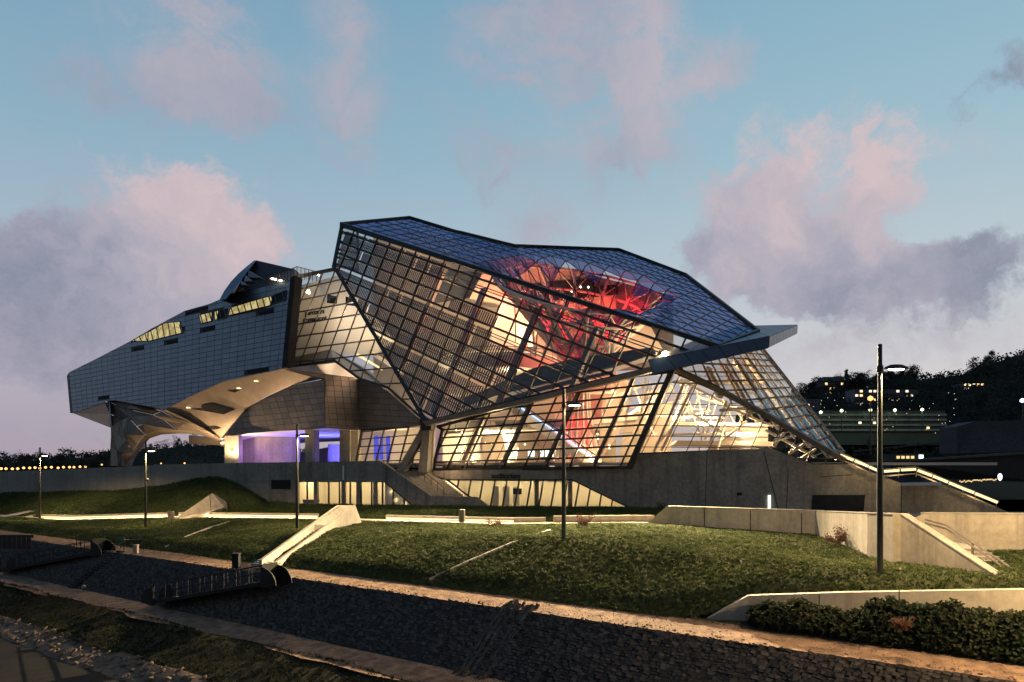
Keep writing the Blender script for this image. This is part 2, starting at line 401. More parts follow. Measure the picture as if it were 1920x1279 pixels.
def leafmat(name, a, b, c, rough=.6):
    m, t = newmat(name); r = t.new('ShaderNodeObjectInfo').outputs['Random']
    n = t.noise(wpos(t), .45, 4, .6)
    f = t.m('ADD', t.m('MULTIPLY', r, .55), t.m('MULTIPLY', t.mr(n, .3, .7), .45))
    cc = t.ramp(f, [(.1, a), (.5, b), (.95, c)])
    bs = t.new('ShaderNodeBsdfPrincipled', i_Base_Color=cc, i_Roughness=.85); bs.inputs['Specular IOR Level'].default_value = .06
    tl = t.new('ShaderNodeBsdfTranslucent', i_Color=cc); mx = t.new('ShaderNodeMixShader', i_0=.25, i_1=bs.outputs[0], i_2=tl.outputs[0])
    finish(t, mx.outputs[0]); return m
M['grass'] = leafmat('grass_blades', (.042, .062, .022, 1), (.072, .10, .032, 1), (.13, .145, .06, 1))
M['ivy'] = leafmat('ground_cover', (.04, .052, .02, 1), (.072, .09, .032, 1), (.15, .15, .07, 1))
M['grass_dim'] = leafmat('short_bank_grass', (.02, .022, .010, 1), (.035, .036, .015, 1), (.06, .05, .024, 1))
M['hedge'] = leafmat('hedge_leaves', (.012, .018, .010, 1), (.025, .032, .015, 1), (.05, .05, .028, 1))
M['redleaf'] = leafmat('reddish_leaves', (.05, .022, .02, 1), (.09, .045, .03, 1), (.14, .09, .05, 1))
M['tree'] = leafmat('tree_foliage', (.03, .036, .034, 1), (.05, .056, .046, 1), (.08, .082, .06, 1), .9)
M['stone'] = solid('basalt_stone', (.058, .048, .040), .8, 0, .5, 3, coord='object', island=.5, spec=.2)

# ------------------------------------------------------------------ the ground, laid out along the river bank
US, UT = Vector((-.8, .6, 0)), Vector((.6, .8, 0))
def ST(s, t, z): return US * s + UT * t + Vector((0, 0, z))
def st_of(x, y): return -.8 * x + .6 * y, .6 * x + .8 * y
def lerp(tab, s):
    if s <= tab[0][0]: return tab[0][1:]
    for a, b in zip(tab, tab[1:]):
        if s <= b[0]:
            k = (s - a[0]) / (b[0] - a[0]); return tuple(p + (q - p) * k for p, q in zip(a[1:], b[1:]))
    return tab[-1][1:]
def grid_mesh(rows, name='ground'):
    n = len(rows[0]); vs = [v for r in rows for v in r]; fs = []
    for i in range(len(rows) - 1):
        for k in range(n - 1): fs.append((i * n + k, i * n + k + 1, (i + 1) * n + k + 1, (i + 1) * n + k))
    me = bpy.data.meshes.new(name); me.from_pydata([tuple(v) for v in vs], [], fs)
    me.update()
    if me.polygons and sum(p.normal.z for p in me.polygons) < 0: me.flip_normals()
    return me
def ground(name, me, mat, kind='structure'):
    me.materials.append(mat); o = bpy.data.objects.new(name, me); COL.objects.link(o); o['kind'] = kind
    me.polygons.foreach_set('use_smooth', [True] * len(me.polygons)); return o
rn = random.Random(3)
def wob(s, a=1.0): return a * (.5 * math.sin(s * .37 + 1) + .3 * math.sin(s * .91 + 2) + .2 * math.sin(s * 2.3))
S0, S1, DS = -34, 150, 1.5
SS = [S0 + i * DS for i in range(int((S1 - S0) / DS) + 1)]
def strip(t0, z0, t1, z1, n=4, w0=0, w1=0, rough=0.0, name='strip'):
    rows = []
    for i in range(n + 1):
        k = i / n
        rows.append([ST(s, t0 + (t1 - t0) * k + wob(s, w0 * (1 - k)) + wob(s + 7, w1 * k), z0 + (z1 - z0) * k + (rn.uniform(-1, 1) * rough if 0 < i < n else 0)) for s in SS])
    return grid_mesh(rows, name)
tabM = [(-34, 40, -3.95), (-.8, 36.2, -4.25), (6.4, 34.3, -4.66), (23.4, 36.2, -4.46), (37, 37.2, -4.9), (50.7, 38.2, -5.36), (72.4, 36.9, -6.35), (90, 34.5, -6.6), (150, 34.0, -6.6)]
tabE = [(-34, 36.6, -4.0), (-4.7, 34.3, -4.05), (-.8, 33.5, -4.38), (7.2, 32.0, -5.12), (10.9, 31.4, -5.6), (12.6, 30.6, -6.4), (14, 29.8, -6.5), (150, 29.8, -6.5)]
tabA = [(-34, 56, -4.3), (6.4, 55, -4.55), (26.8, 53, -4.5), (35.1, 46.8, -4.62), (55.2, 44.3, -4.9), (73.6, 40.6, -5.25), (93.4, 37.2, -6.2), (150, 36.5, -6.5)]
tabB2 = [(-34, 37.6, -3.98), (-4.7, 35.0, -4.1), (-.8, 34.3, -4.33), (7.2, 32.8, -4.98), (10.9, 32.2, -5.35), (13, 31.4, -5.8), (16, 31.2, -6.0), (150, 31.0, -6.35)]
def lawn_row(k):
    out = []
    for s in SS:
        ctrl = [lerp(tabE, s), lerp(tabB2, s), lerp(tabM, s), lerp(tabA, s)]
        seg = k * 3; i = min(2, int(seg)); f = seg - i
        p0, p1, p2, p3 = ctrl[max(0, i - 1)], ctrl[i], ctrl[i + 1], ctrl[min(3, i + 2)]
        t = p1[0] + (p2[0] - p1[0]) * f
        z = p1[1] + (p2[1] - p1[1]) * f
        bulge = math.sin(math.pi * k) * .28 + .12 * wob(s * .7 + t, 1)
        if k in (0, 1): bulge = 0
        out.append(ST(s, t, z + (bulge if i > 0 or f > .5 else bulge * f)))
    return out
lawn_rows = [lawn_row(k / 18) for k in range(19)]
lawn_me = grid_mesh(lawn_rows, 'lawn')
def lawn_z(x, y):
    s, t = st_of(x, y); best = None
    i = max(0, min(len(SS) - 2, int((s - S0) / DS)))
    for r0, r1 in zip(lawn_rows, lawn_rows[1:]):
        a, b = r0[i], r1[i]; ta, tb = st_of(a.x, a.y)[1], st_of(b.x, b.y)[1]
        if ta <= t <= tb and tb > ta: return a.z + (b.z - a.z) * (t - ta) / (tb - ta)
    return lawn_rows[-1][i].z if t > 40 else lawn_rows[0][i].z
ground('lawn', lawn_me, M['soil'])
ground('gravel_path', strip(27.7, -6.62, 29.95, -6.49, 5, .12, .2, .02, 'gravel_path'), M['path'])
ground('planting_bed', strip(29.9, -6.5, 35.5, -6.46, 3, .15, 0, .02, 'planting_bed'), M['soil_dark'])
bank_me = strip(24.7, -8.95, 27.72, -6.62, 8, .1, .0, .03, 'stone_embankment'); ground('stone_embankment', bank_me, M['basalt'])
ground('lower_path', strip(22.5, -9.05, 24.8, -8.93, 5, .5, .12, .02, 'lower_path'), M['path'])
dark_me = strip(19.3, -9.95, 22.75, -9.02, 6, .25, .4, .06, 'grass_bank'); ground('grass_bank', dark_me, M['soil_dark'])
rock_me = strip(17.8, -10.5, 19.45, -9.9, 6, .2, .3, .09, 'rocky_bank'); ground('rocky_bank', rock_me, M['stone_pale'])
ground('towpath', strip(13.0, -10.56, 17.95, -10.5, 3, 0, .2, 0, 'towpath'), M['asphalt'])
water_m, tt = newmat('river_water')
wb = tt.new('ShaderNodeBsdfPrincipled', i_Base_Color=(.012, .018, .022, 1), i_Roughness=.12)
wbn = tt.new('ShaderNodeBump', i_Strength=.25, i_Distance=.1, i_Height=tt.noise(wpos(tt), 1.3, 4, .6)); tt.l.new(wbn.outputs[0], wb.inputs['Normal']); finish(tt, wb.outputs[0])
ground('river_water', grid_mesh([[Vector((-3000, -400, -12)), Vector((3000, -400, -12))], [Vector((-3000, 5000, -12)), Vector((3000, 5000, -12))]], 'river_water'), water_m)
quay = MB(); quay.bar(ST(-34, 13.2, -10.5), ST(150, 13.2, -10.5), .5, .3); quay.build('quay_edge', M['conc_dark'], kind='structure')
# promenade and upper lawn, by columns across the view
def A_at(px):
    lo, hi = 0.0, 1.0; best = None
    for s in [x * .5 for x in range(-68, 300)]:
        t, z = lerp(tabA, s); p = ST(s, t, z)
        if p.y > 1:
            e = abs(px_of(p)[0] - px)
            if best is None or e < best[0]: best = (e, p)
    return best[1]
PA, PB = Vector((-26.3, 93.5, 0)), Vector((12.1, 77.8, 0))   # plan line of the podium front
pod_n = wall_plane(PA.xy, PB.xy)
PR0, PR1 = Vector((12.1, 77.8, 0)), Vector((49, 72.5, 0))
pod_r = wall_plane(PR0.xy, PR1.xy)
ytop = [(-400, 920), (0, 917), (230, 914), (300, 905), (340, 895), (385, 886), (410, 886), (430, 892), (452, 905), (480, 925), (503, 941), (560, 946), (900, 951), (1180, 953), (1300, 956), (1950, 962)]
COLS = list(range(-420, 1260, 14))
Apts = [A_at(px) for px in COLS]
prom0, prom1, up1 = [], [], []
for px, a in zip(COLS, Apts):
    y = lerp(ytop, px)[0]
    pw = pod_n.at(px, y, 3.6 if px > 505 else 0.3)
    d = Vector((a.x, a.y, 0)).normalized()
    w = 3.0
    b = a + d * w
    prom0.append(a + Vector((0, 0, .02))); prom1.append(b + Vector((0, 0, .02))); up1.append(pw)
ground('promenade', grid_mesh([prom0, prom1], 'promenade'), M['prom'])
uprows = []
for i in range(13):
    k = i / 12; row = []
    for b, p, px in zip(prom1, up1, COLS):
        q = b.lerp(p, k); q.z += .35 * math.sin(math.pi * k) * (1 if px < 480 else .25) + .08 * math.sin(px * .05 + k * 9) * math.sin(math.pi * k) - .02
        row.append(q)
    uprows.append(row)
from mathutils.bvhtree import BVHTree
up_me = grid_mesh(uprows, 'upper_lawn'); ground('upper_lawn', up_me, M['soil'])
far = grid_mesh([[Vector((-3000, 118, -5.2)), Vector((3000, 118, -5.2))], [Vector((-3000, 5000, -5.2)), Vector((3000, 5000, -5.2))]], 'far_land'); ground('far_land', far, M['soil_dark'])
right = grid_mesh([[Vector((12, 56, -4.45)), Vector((70, 40, -4.45))], [Vector((14, 78, -4.6)), Vector((80, 74, -4.6))]], 'forecourt'); ground('forecourt', right, M['prom'])
lowr = grid_mesh([[ST(-120, 34, -7.6), ST(220, 34, -7.6)], [ST(-120, 240, -7.6), ST(220, 240, -7.6)]], 'base_ground'); ground('base_ground', lowr, M['soil_dark'])
BV = [BVHTree.FromPolygons([v.co for v in m_.vertices], [tuple(p.vertices) for p in m_.polygons]) for m_ in (lawn_me, up_me)]
def foot(px, py, k=1.0):            # where the ground shows along a line of sight
    d = Vector(((px - CX) / F, 1, (YH - py) / F)).normalized(); best = None
    for b in BV:
        q = b.ray_cast(Vector((0, 0, 0)), d)
        if q[0] is not None and (best is None or q[3] < best[1]): best = (q[0], q[3])
    return (best[0] if best else P(px, py, 60)) * k
#GRASS

# ------------------------------------------------------------------ the museum
import numpy as np
class Lat:                                   # straight-line grid of a facade, given by four known crossings
    def __init__(s, ij, px):
        A = []; b = []
        for (u, v), (x, y) in zip(ij, px):
            A += [[u, v, 1, 0, 0, 0, -u * x, -v * x], [0, 0, 0, u, v, 1, -u * y, -v * y]]; b += [x, y]
        h = np.linalg.solve(np.array(A, float), np.array(b, float)); s.H = np.append(h, 1).reshape(3, 3); s.I = np.linalg.inv(s.H)
    def px(s, u, v): q = s.H @ (u, v, 1); return q[0] / q[2], q[1] / q[2]
    def ij(s, x, y): q = s.I @ (x, y, 1); return q[0] / q[2], q[1] / q[2]
def clip(poly, ax, val, keep_greater):
    out = []
    for i, p in enumerate(poly):
        q = poly[(i + 1) % len(poly)]; a = (p[ax] - val) * (1 if keep_greater else -1); b = (q[ax] - val) * (1 if keep_greater else -1)
        if a >= 0: out.append(p)
        if (a > 0 > b) or (a < 0 < b):
            k = a / (a - b); out.append((p[0] + (q[0] - p[0]) * k, p[1] + (q[1] - p[1]) * k))
    return out
def area(poly): return abs(sum(p[0] * q[1] - q[0] * p[1] for p, q in zip(poly, poly[1:] + poly[:1]))) / 2
def cells(poly, su=1.0, sv=1.0, ou=0.0, ov=0.0):
    us = [p[0] for p in poly]; vs = [p[1] for p in poly]
    for i in range(math.floor((min(us) - ou) / su), math.ceil((max(us) - ou) / su)):
        a = clip(clip(poly, 0, ou + i * su, True), 0, ou + (i + 1) * su, False)
        if len(a) < 3: continue
        for j in range(math.floor((min(vs) - ov) / sv), math.ceil((max(vs) - ov) / sv)):
            c = clip(clip(a, 1, ov + j * sv, True), 1, ov + (j + 1) * sv, False)
            if len(c) >= 3 and area(c) > .01 * su * sv: yield i, j, c
def cuts(poly, ax, val):
    xs = []
    for p, q in zip(poly, poly[1:] + poly[:1]):
        a, b = p[ax] - val, q[ax] - val
        if (a > 0) != (b > 0):
            k = a / (a - b); xs.append(p[1 - ax] + (q[1 - ax] - p[1 - ax]) * k)
    xs.sort(); return list(zip(xs[::2], xs[1::2]))
def inside(poly, x, y):
    c = False
    for p, q in zip(poly, poly[1:] + poly[:1]):
        if (p[1] > y) != (q[1] > y) and x < (q[0] - p[0]) * (y - p[1]) / (q[1] - p[1]) + p[0]: c = not c
    return c
PIECES = {'pane': [], 'panel': []}           # area in the picture, points, offset, parent, material
def piece(kind, pts, off, parent, mat, gap=0.0):
    if gap:
        c = sum(pts, Vector()) / len(pts); n = len(pts); out = []
        for i, p in enumerate(pts):          # draw each edge in by the joint width
            e1 = (p - pts[i - 1]).normalized(); e2 = (pts[(i + 1) % n] - p).normalized()
            n1 = (c - p) - e1 * (c - p).dot(e1); n2 = (c - p) - e2 * (c - p).dot(e2)
            if n1.length < 1e-5 or n2.length < 1e-5: out.append(p); continue
            n1.normalize(); n2.normalize(); b = (n1 + n2) / max(.35, 1 + n1.dot(n2)); mv = b * gap
            out.append(p + (mv if mv.length < (c - p).length * .4 else mv.normalized() * (c - p).length * .4))
        pts = out
    A = area([px_of(p) for p in pts])
    if A < .3: return
    PIECES[kind].append((A, pts, Vector(off), parent, mat))
museum = thing('museum_building', (-5, 86, -4.6), 'museum of a faceted glass crystal hall beside a grey metal-clad wing on a concrete podium', 'museum')

def frame(name, pts, w, d, nrm, mat, parent=museum, label=None, closed=True):
    mb = MB(); n = len(pts)
    for i in range(n if closed else n - 1):
        a, b = pts[i], pts[(i + 1) % n]; t = (b - a).normalized() * w * .5
        mb.bar(a - t, b + t, w, d + .01 * (i % 2), nrm)
    return mb.build(name, mat, parent, label=label)
def facade(name, pl, poly, lat, mw=.13, md=.35, mv=None, mats=None, pane=None, fr=.3, label=None, lines=(True, True), off=0.0, gl=-.10, edge=True):
    """a glazed face: frame, mullions on the grid lines and one pane to each cell"""
    mats = mats or M['steel']; pane = pane or M['glass']; nrm = pl.n
    to3 = lambda c: pl.at(*lat.px(*c), off)
    pts = [pl.at(x, y, off) for x, y in poly]
    root = frame(name, pts, fr, md + .1, nrm, mats, label=label)
    lp = [lat.ij(x, y) for x, y in poly]
    for i, j, c in cells(lp):
        piece('pane', [to3(q) + nrm * gl for q in c], nrm * -.03, root, pane)
    for ax in (0, 1):
        if not lines[ax]: continue
        vals = [p[ax] for p in lp]
        for k in range(math.floor(min(vals)) + 1, math.ceil(max(vals))):
            for a, b in cuts(lp, ax, k):
                if b - a < .08: continue
                pa, pb = ((k, a), (k, b)) if ax == 0 else ((a, k), (b, k))
                w = (mw if ax == 0 else (mv or mw))
                MB().bar(to3(pa), to3(pb), w, md + (.06 if ax else 0), nrm).build('mullion', mats, root)
    return root, lp, to3
FU = Pl((640, 421, 100), (1345, 648, 72), (798, 790, 82))
FL = Pl((815, 882, 87.5), (1180, 876, 77), (1250, 697, 74.5))
FK = Pl((556, 520, 106), (541, 689, 102), (795, 788, 86))
RF = Pl((640, 421, 100), (1345, 648, 72), (1160, 469, 112))
FR = Pl((1430, 655, 90), (1580, 846, 75.2), (1272, 692, 76))
FM = Pl((1265, 695, 77.5), (1190, 855, 78.5), (1440, 842, 77))
latU = Lat([(2, 0), (2, 4), (17, 0), (17, 2)], [(704.4, 456), (673, 535), (1182.4, 620.2), (1158.3, 675.3)])
latL = Lat([(2, 1), (2, 5), (9, 1), (9, 5)], [(843.7, 865.8), (872.9, 803), (1122.1, 857.2), (1156.6, 781.5)])
latR = Lat([(0, 0), (0, 10), (4, 1), (4, 6)], [(1442.2, 675.7), (1577.4, 840.9), (1400, 685), (1453.9, 765.4)])
latM = Lat([(0, 0), (0, 3), (4, 3), (4, 0)], [(1297.8, 738.6), (1269.4, 797.9), (1426.6, 800.1), (1452.1, 742.5)])
latK = Lat([(0, 0), (0, 4), (3, 4), (3, 0)], [(610.9, 553), (573.2, 652.8), (647.8, 643.8), (686.8, 537.7)])
polyU = [(641, 423), (1348, 650), (1340, 664), (1222, 692), (806, 791), (797, 788), (626, 499)]
upper, lpU, toU = facade('glass_facade', FU, polyU, latU, .13, .18, .19, fr=.42, label='upper leaning glass face with dark louvre screens')
polyL = [(822, 800), (1018, 748), (1222, 698), (1258, 695), (1180, 876), (812, 882), (830, 806)]
lower, lpL, toL = facade('glass_facade', FL, polyL, latL, .16, .2, .19, fr=.32, label='lower glowing glass face above the auditorium band')
polyR = [(1290, 684), (1429, 652), (1581, 847), (1558, 848), (1482, 804), (1386, 751), (1270, 692)]
rightf, lpR, toR = facade('glass_facade', FR, polyR, latR, .09, .12, .08, mats=M['steel_warm'], fr=.3, label='sloping lattice glass face at the right end')
polyM = [(1264, 699), (1386, 752), (1482, 805), (1556, 849), (1588, 869), (1525, 871), (1442, 842), (1196, 851)]
mid, lpM, toM = facade('glass_facade', FM, polyM, latM, .08, .12, .08, fr=.2, label='triangular glass face over the concrete wall')
polyK = [(558, 520), (629, 505), (798, 790), (728, 727), (676, 711), (627, 676), (541, 689)]
link, lpK, toK = facade('glass_facade', FK, polyK, latK, .10, .15, .10, fr=.3, label='glass link between metal wing and crystal')
# louvre screens behind the upper face
slat_zone = [(641, 423), (826, 486), (798, 552), (942, 596), (921, 648), (978, 664), (905, 772), (800, 800), (630, 505)]
for i, j, c in cells(lpU):
    cu = sum(p[0] for p in c) / len(c); cv = sum(p[1] for p in c) / len(c)
    if not inside(slat_zone, *latU.px(cu, cv)) or area(c) < .12: continue
    mb = MB(); u0, u1 = i + (.02 if rn.random() < .8 else .12), i + 1.02
    n = 8
    for k in range(n):
        u = u0 + (u1 - u0) * (k + .5) / n
        for a, b in cuts(c, 0, u):
            g = .20 if (j % 4 == 3) else .0
            if b - a > .1: mb.bar(toU((u, a + g)) - FU.n * .55, toU((u, b - .04)) - FU.n * .55, .17, .06, FU.n)
    if mb.v: mb.build('louvre_screen', M['louvre'], upper, kind='stuff')
# fine second structure standing behind the glass
for k in range(0, 12, 3):
    for dv in (.22, .42):
        for a, b in cuts(lpU, 1, k + dv):
            if b - a > 1: MB().bar(toU((a, k + dv)) - FU.n * 1.0, toU((b, k + dv)) - FU.n * 1.0, .09, .09, FU.n).build('floor_rail', M['steel'], upper)
for k in range(0, 13, 2):
    for a, b in cuts(lpL, 0, k + .3): MB().bar(toL((k + .3, a)) - FL.n * 1.0, toL((k + .3, b)) - FL.n * 1.0, .08, .08, FL.n).build('back_post', M['steel_warm'], lower)
for k in range(0, 9):
    for a, b in cuts(lpR, 0, k + .4): MB().bar(toR((k + .4, a)) - FR.n * .7, toR((k + .4, b)) - FR.n * .7, .13, .13, FR.n).build('back_rail', M['white_steel'], rightf)
for k in range(0, 12):
    for a, b in cuts(lpR, 1, k + .5): MB().bar(toR((a, k + .5)) - FR.n * 1.1, toR((b, k + .5)) - FR.n * 1.1, .07, .07, FR.n).build('back_rail', M['white_steel'], rightf)
# end strip of the upper prism
ends = MB(); e0, e1 = P(641, 422, 100.2), P(626, 498, 97.6); back = RF.at(768, 409) - RF.at(640, 421)
efr = MB(); ein = Vector((back.x * .12 + .9, back.y * .12, 0))
endp = [e0, e1, e1 + ein * 1.5, e0 + ein]
eroot = frame('end_frame', endp, .22, .3, FU.n, M['steel'])
for k in range(5):
    a = e0.lerp(e1, k / 5); b = e0.lerp(e1, (k + 1) / 5); a2 = endp[3].lerp(endp[2], k / 5); b2 = endp[3].lerp(endp[2], (k + 1) / 5)
    piece('pane', [a, b, b2, a2], (0, .03, 0), eroot, M['glass'])
    if k: MB().bar(a, a2, .12, .2, FU.n).build('mullion', M['steel'], eroot)
# long beam under the upper face, dark corner post, diagonal beam
bm = MB(); pts = [P(800, 794, 81.6), P(1020, 745, 77.2), P(1222, 694, 73.6)]
for a, b in zip(pts, pts[1:]): bm.bar(a, b, .8, .5, Vector((0, 0, 1)))
bm.build('edge_beam', M['steel_warm'], museum)
MB().bar(P(1262, 692, 74.0), P(1180, 878, 76.8), .55, .55, FL.n).build('corner_post', M['steel'], museum)
bm = MB(); pts = [FR.at(x, y, .15) for x, y in [(1262, 690), (1330, 722), (1386, 751), (1436, 777), (1482, 804), (1560, 849), (1584, 862)]]
for a, b in zip(pts, pts[1:]): bm.bar(a, b, .42, .5, FR.n)
bm.build('diagonal_beam', M['steel_warm'], museum)

# ---- the glass roof, sinking into the funnel
u0 = RF.at(640, 421); d1 = (RF.at(1345, 648) - u0).normalized(); d2 = (RF.at(768, 409) - u0).normalized()
c12 = d1.dot(d2); U1, V1 = 2.52, 2.1
def uv_of(p):
    q = p - u0; a, b = q.dot(d1), q.dot(d2); k = 1 - c12 * c12
    return ((a - c12 * b) / k / U1, (b - c12 * a) / k / V1)
FC3 = RF.at(1088, 527); FRAD, FDEP = 11.5, 10.5
def roof(u, v, off=0.0):
    p = u0 + d1 * (u * U1) + d2 * (v * V1)
    r = (p - FC3).length / FRAD
    if r < 1: p = p - Vector((0, 0, 1)) * FDEP * (1 - r) ** 1.5 * (1 + .9 * r)
    return p + RF.n * off
polyRf = [(640, 420), (768, 408), (850, 433), (965, 461), (1160, 468), (1285, 515), (1421, 621), (1347, 649)]
lpRf = [uv_of(RF.at(x, y)) for x, y in polyRf]
rroot = frame('glass_roof', [RF.at(x, y) for x, y in polyRf], .3, .45, RF.n, M['steel'], label='blue glass roof sinking into a funnel')
for i, j, c in cells(lpRf):
    r = (roof(i + .5, j + .5) - FC3).length
    if r < 1.6: continue
    if (u0 + d1 * ((i + .5) * U1) + d2 * ((j + .5) * V1) - FC3).length < FRAD + 8:
        f = lambda q: (q[0] - i) + (q[1] - j) - 1
        for sgn in (1, -1):
            t = []
            for a, p in enumerate(c):
                q = c[(a + 1) % len(c)]; fa, fb = f(p) * sgn, f(q) * sgn
                if fa >= 0: t.append(p)
                if (fa > 0 > fb) or (fa < 0 < fb): k = fa / (fa - fb); t.append((p[0] + (q[0] - p[0]) * k, p[1] + (q[1] - p[1]) * k))
            if len(t) >= 3 and area(t) > .02: piece('pane', [roof(*q) for q in t], RF.n * -.03, rroot, M['glass_roof' if r > FRAD * .84 else 'glass_funnel'])
    else: piece('pane', [roof(*q) for q in c], RF.n * -.03, rroot, M['glass_roof'])
def roofline(f, a, b, w=.12, n=None):
    n = n or max(2, int(abs(b - a) * 1.6)); mb = MB(); pr = None
    for k in range(n + 1):
        q = roof(*f(a + (b - a) * k / n), .02)
        if pr is not None: mb.bar(pr, q, w, .06, RF.n)
        pr = q
    return mb.build('mullion', M['steel'], rroot)
for ax in (0, 1):
    vals = [p[ax] for p in lpRf]
    for k in range(math.floor(min(vals)) + 1, math.ceil(max(vals))):
        for a, b in cuts(lpRf, ax, k):
            roofline((lambda v, k=k: (k, v)) if ax == 0 else (lambda u, k=k: (u, k)), a, b)
fu, fv = uv_of(FC3)
dg = [(p[0] + p[1], p[1]) for p in lpRf]
for k in range(math.floor(fu + fv) - 11, math.ceil(fu + fv) + 12):
    for a, b in cuts(dg, 0, k):
        a = max(a, fv - 11); b = min(b, fv + 11)
        if b - a > 1: roofline(lambda v, k=k: (k - v, v), a, b, .07)
# funnel ribs below the glass and the red trunk down to the floor
ribs = MB()
def fpt(r, a, dz=-.45):
    q = FC3 + d1 * (r * math.cos(a)) + (RF.n.cross(d1)) * (r * math.sin(a)); k = r / FRAD
    if k < 1: q = q - Vector((0, 0, 1)) * FDEP * (1 - k) ** 1.5 * (1 + .9 * k)
    return q + Vector((0, 0, dz))
NR = 14
base_c = Vector((FC3.x - .4, FC3.y - 1.2, .6))
def trunk(a, h):                      # h 0..1 from floor to the throat
    top = fpt(1.9, a); r = 2.7 - 1.6 * math.sin(math.pi * min(1, h * 1.05) * .62)
    b = base_c + Vector((math.cos(a), math.sin(a), 0)) * r
    z = base_c.z + (top.z - base_c.z) * h
    c = base_c.lerp(Vector((top.x, top.y, 0)), h)
    k = max(0, (h - .75) / .25)
    q = Vector((base_c.x + (FC3.x - base_c.x) * h, base_c.y + (FC3.y - base_c.y) * h, z)) + Vector((math.cos(a), math.sin(a), 0)) * r
    return q.lerp(top, k * k)
for k in range(NR):
    a = 2 * math.pi * k / NR
    mb = MB(); mb.tube([fpt(r, a) for r in (10.5, 8.5, 6.5, 5, 3.8, 2.8, 1.9)], .2, 6); mb.build('funnel_rib', M['white_steel'], museum)
    mb = MB(); mb.tube([trunk(a, h / 10) for h in range(10, -1, -1)], .17, 6)
    b = a + 2 * math.pi / NR
    for h in range(0, 10, 2):
        mb.tube([trunk(a, h / 10), trunk(b, (h + 2) / 10)], .08, 5); mb.tube([trunk(b, h / 10), trunk(a, (h + 2) / 10)], .08, 5)
    mb.build('trunk_rib', M['white_steel'], museum)
mb = MB()
for r in (3.4, 5.6, 8.2, 10.5):
    mb.tube([fpt(r, 2 * math.pi * k / 28) for k in range(29)], .16, 6)
for r0, r1 in ((3.4, 5.6), (5.6, 8.2), (8.2, 10.5)):
    for k in range(NR):
        a = 2 * math.pi * k / NR; mb.tube([fpt(r0, a), fpt(r1, a + math.pi / NR)], .08, 5); mb.tube([fpt(r0, a), fpt(r1, a - math.pi / NR)], .08, 5)
mb.build('funnel_ring', M['white_steel'], museum)
# V-shaped hangers and the curved pink stirrup hanging in the hall
def hall(px, py, D): return P(px, py, D)
hang = [[(985, 548), (1000, 585), (1022, 625), (1040, 660)], [(1012, 552), (1035, 600), (1052, 640), (1080, 648), (1098, 625), (1108, 603)], [(1122, 600), (1140, 606), (1150, 622)], [(1105, 604), (1112, 640), (1110, 690)],
        [(1120, 612), (1142, 650), (1135, 690)], [(1165, 608), (1150, 650), (1148, 680)], [(1030, 570), (1075, 640)], [(1075, 610), (1115, 590)], [(1050, 575), (1030, 640)]]
for q in hang:
    D = 84.5; mb = MB(); P3 = [hall(x, y, D + (i % 2) * .6) for i, (x, y) in enumerate(q)]; mb.tube(P3, .26, 7); mb.build('hanger', M['white_steel'], museum)

# ---- canopy beak
cb = [P(1215, 676, 69.5), P(1442, 631, 72.5), P(1495, 609.5, 88.5), P(1325 + 60, 612, 92), P(1300, 640, 84)]
low = [P(1224, 700.5, 69.7), P(1441, 652, 72.7), P(1494, 626, 88.5), P(1390, 632, 92), P(1300, 668, 84)]
mb = MB(); mb.add(cb + low, [[0, 1, 2, 3, 4], [9, 8, 7, 6, 5], [0, 5, 6, 1], [1, 6, 7, 2], [2, 7, 8, 3], [3, 8, 9, 4], [4, 9, 5, 0]])
can = mb.build('canopy', M['panel_back'], museum)
def strips(a, b, a2, b2, n, nrm, mat, slant=0.0):
    for k in range(n):
        t0, t1 = k / n, (k + 1) / n
        sl = lambda t: min(1, max(0, t + (slant if 0 < t < 1 else 0)))
        piece('panel', [a.lerp(b, t0) + nrm * .01, a.lerp(b, t1) + nrm * .01, a2.lerp(b2, sl(t1)) + nrm * .01, a2.lerp(b2, sl(t0)) + nrm * .01], nrm * .05, can, mat, .03)
nf = (cb[1] - cb[0]).cross(low[0] - cb[0]).normalized(); nf = nf if nf.y < 0 else -nf
strips(cb[0], cb[1], low[0], low[1], 7, nf, M['canopy'], .05)
ne = (cb[2] - cb[1]).cross(low[1] - cb[1]).normalized(); ne = ne if ne.y < 0 else -ne
strips(cb[1], cb[2], low[1], low[2], 9, ne, M['panel'])
up_n = Vector((0, 0, 1)); strips(cb[0], cb[1], cb[4], cb[3], 6, up_n, M['canopy'])
strips(cb[1], cb[2], cb[3].lerp(cb[2], .02), cb[3].lerp(cb[2], .98), 4, up_n, M['canopy'])
strips(low[0], low[1], low[4], low[3], 6, -up_n, M['canopy'])
# rooftop plant
mb = MB(); mb.prism([P(x, y, 112) for x, y in [(851, 434), (862, 432), (963, 457), (966, 466), (850, 446)]], (1, 7, 0)); mb.build('roof_plant_housing', M['conc_dark'], museum)

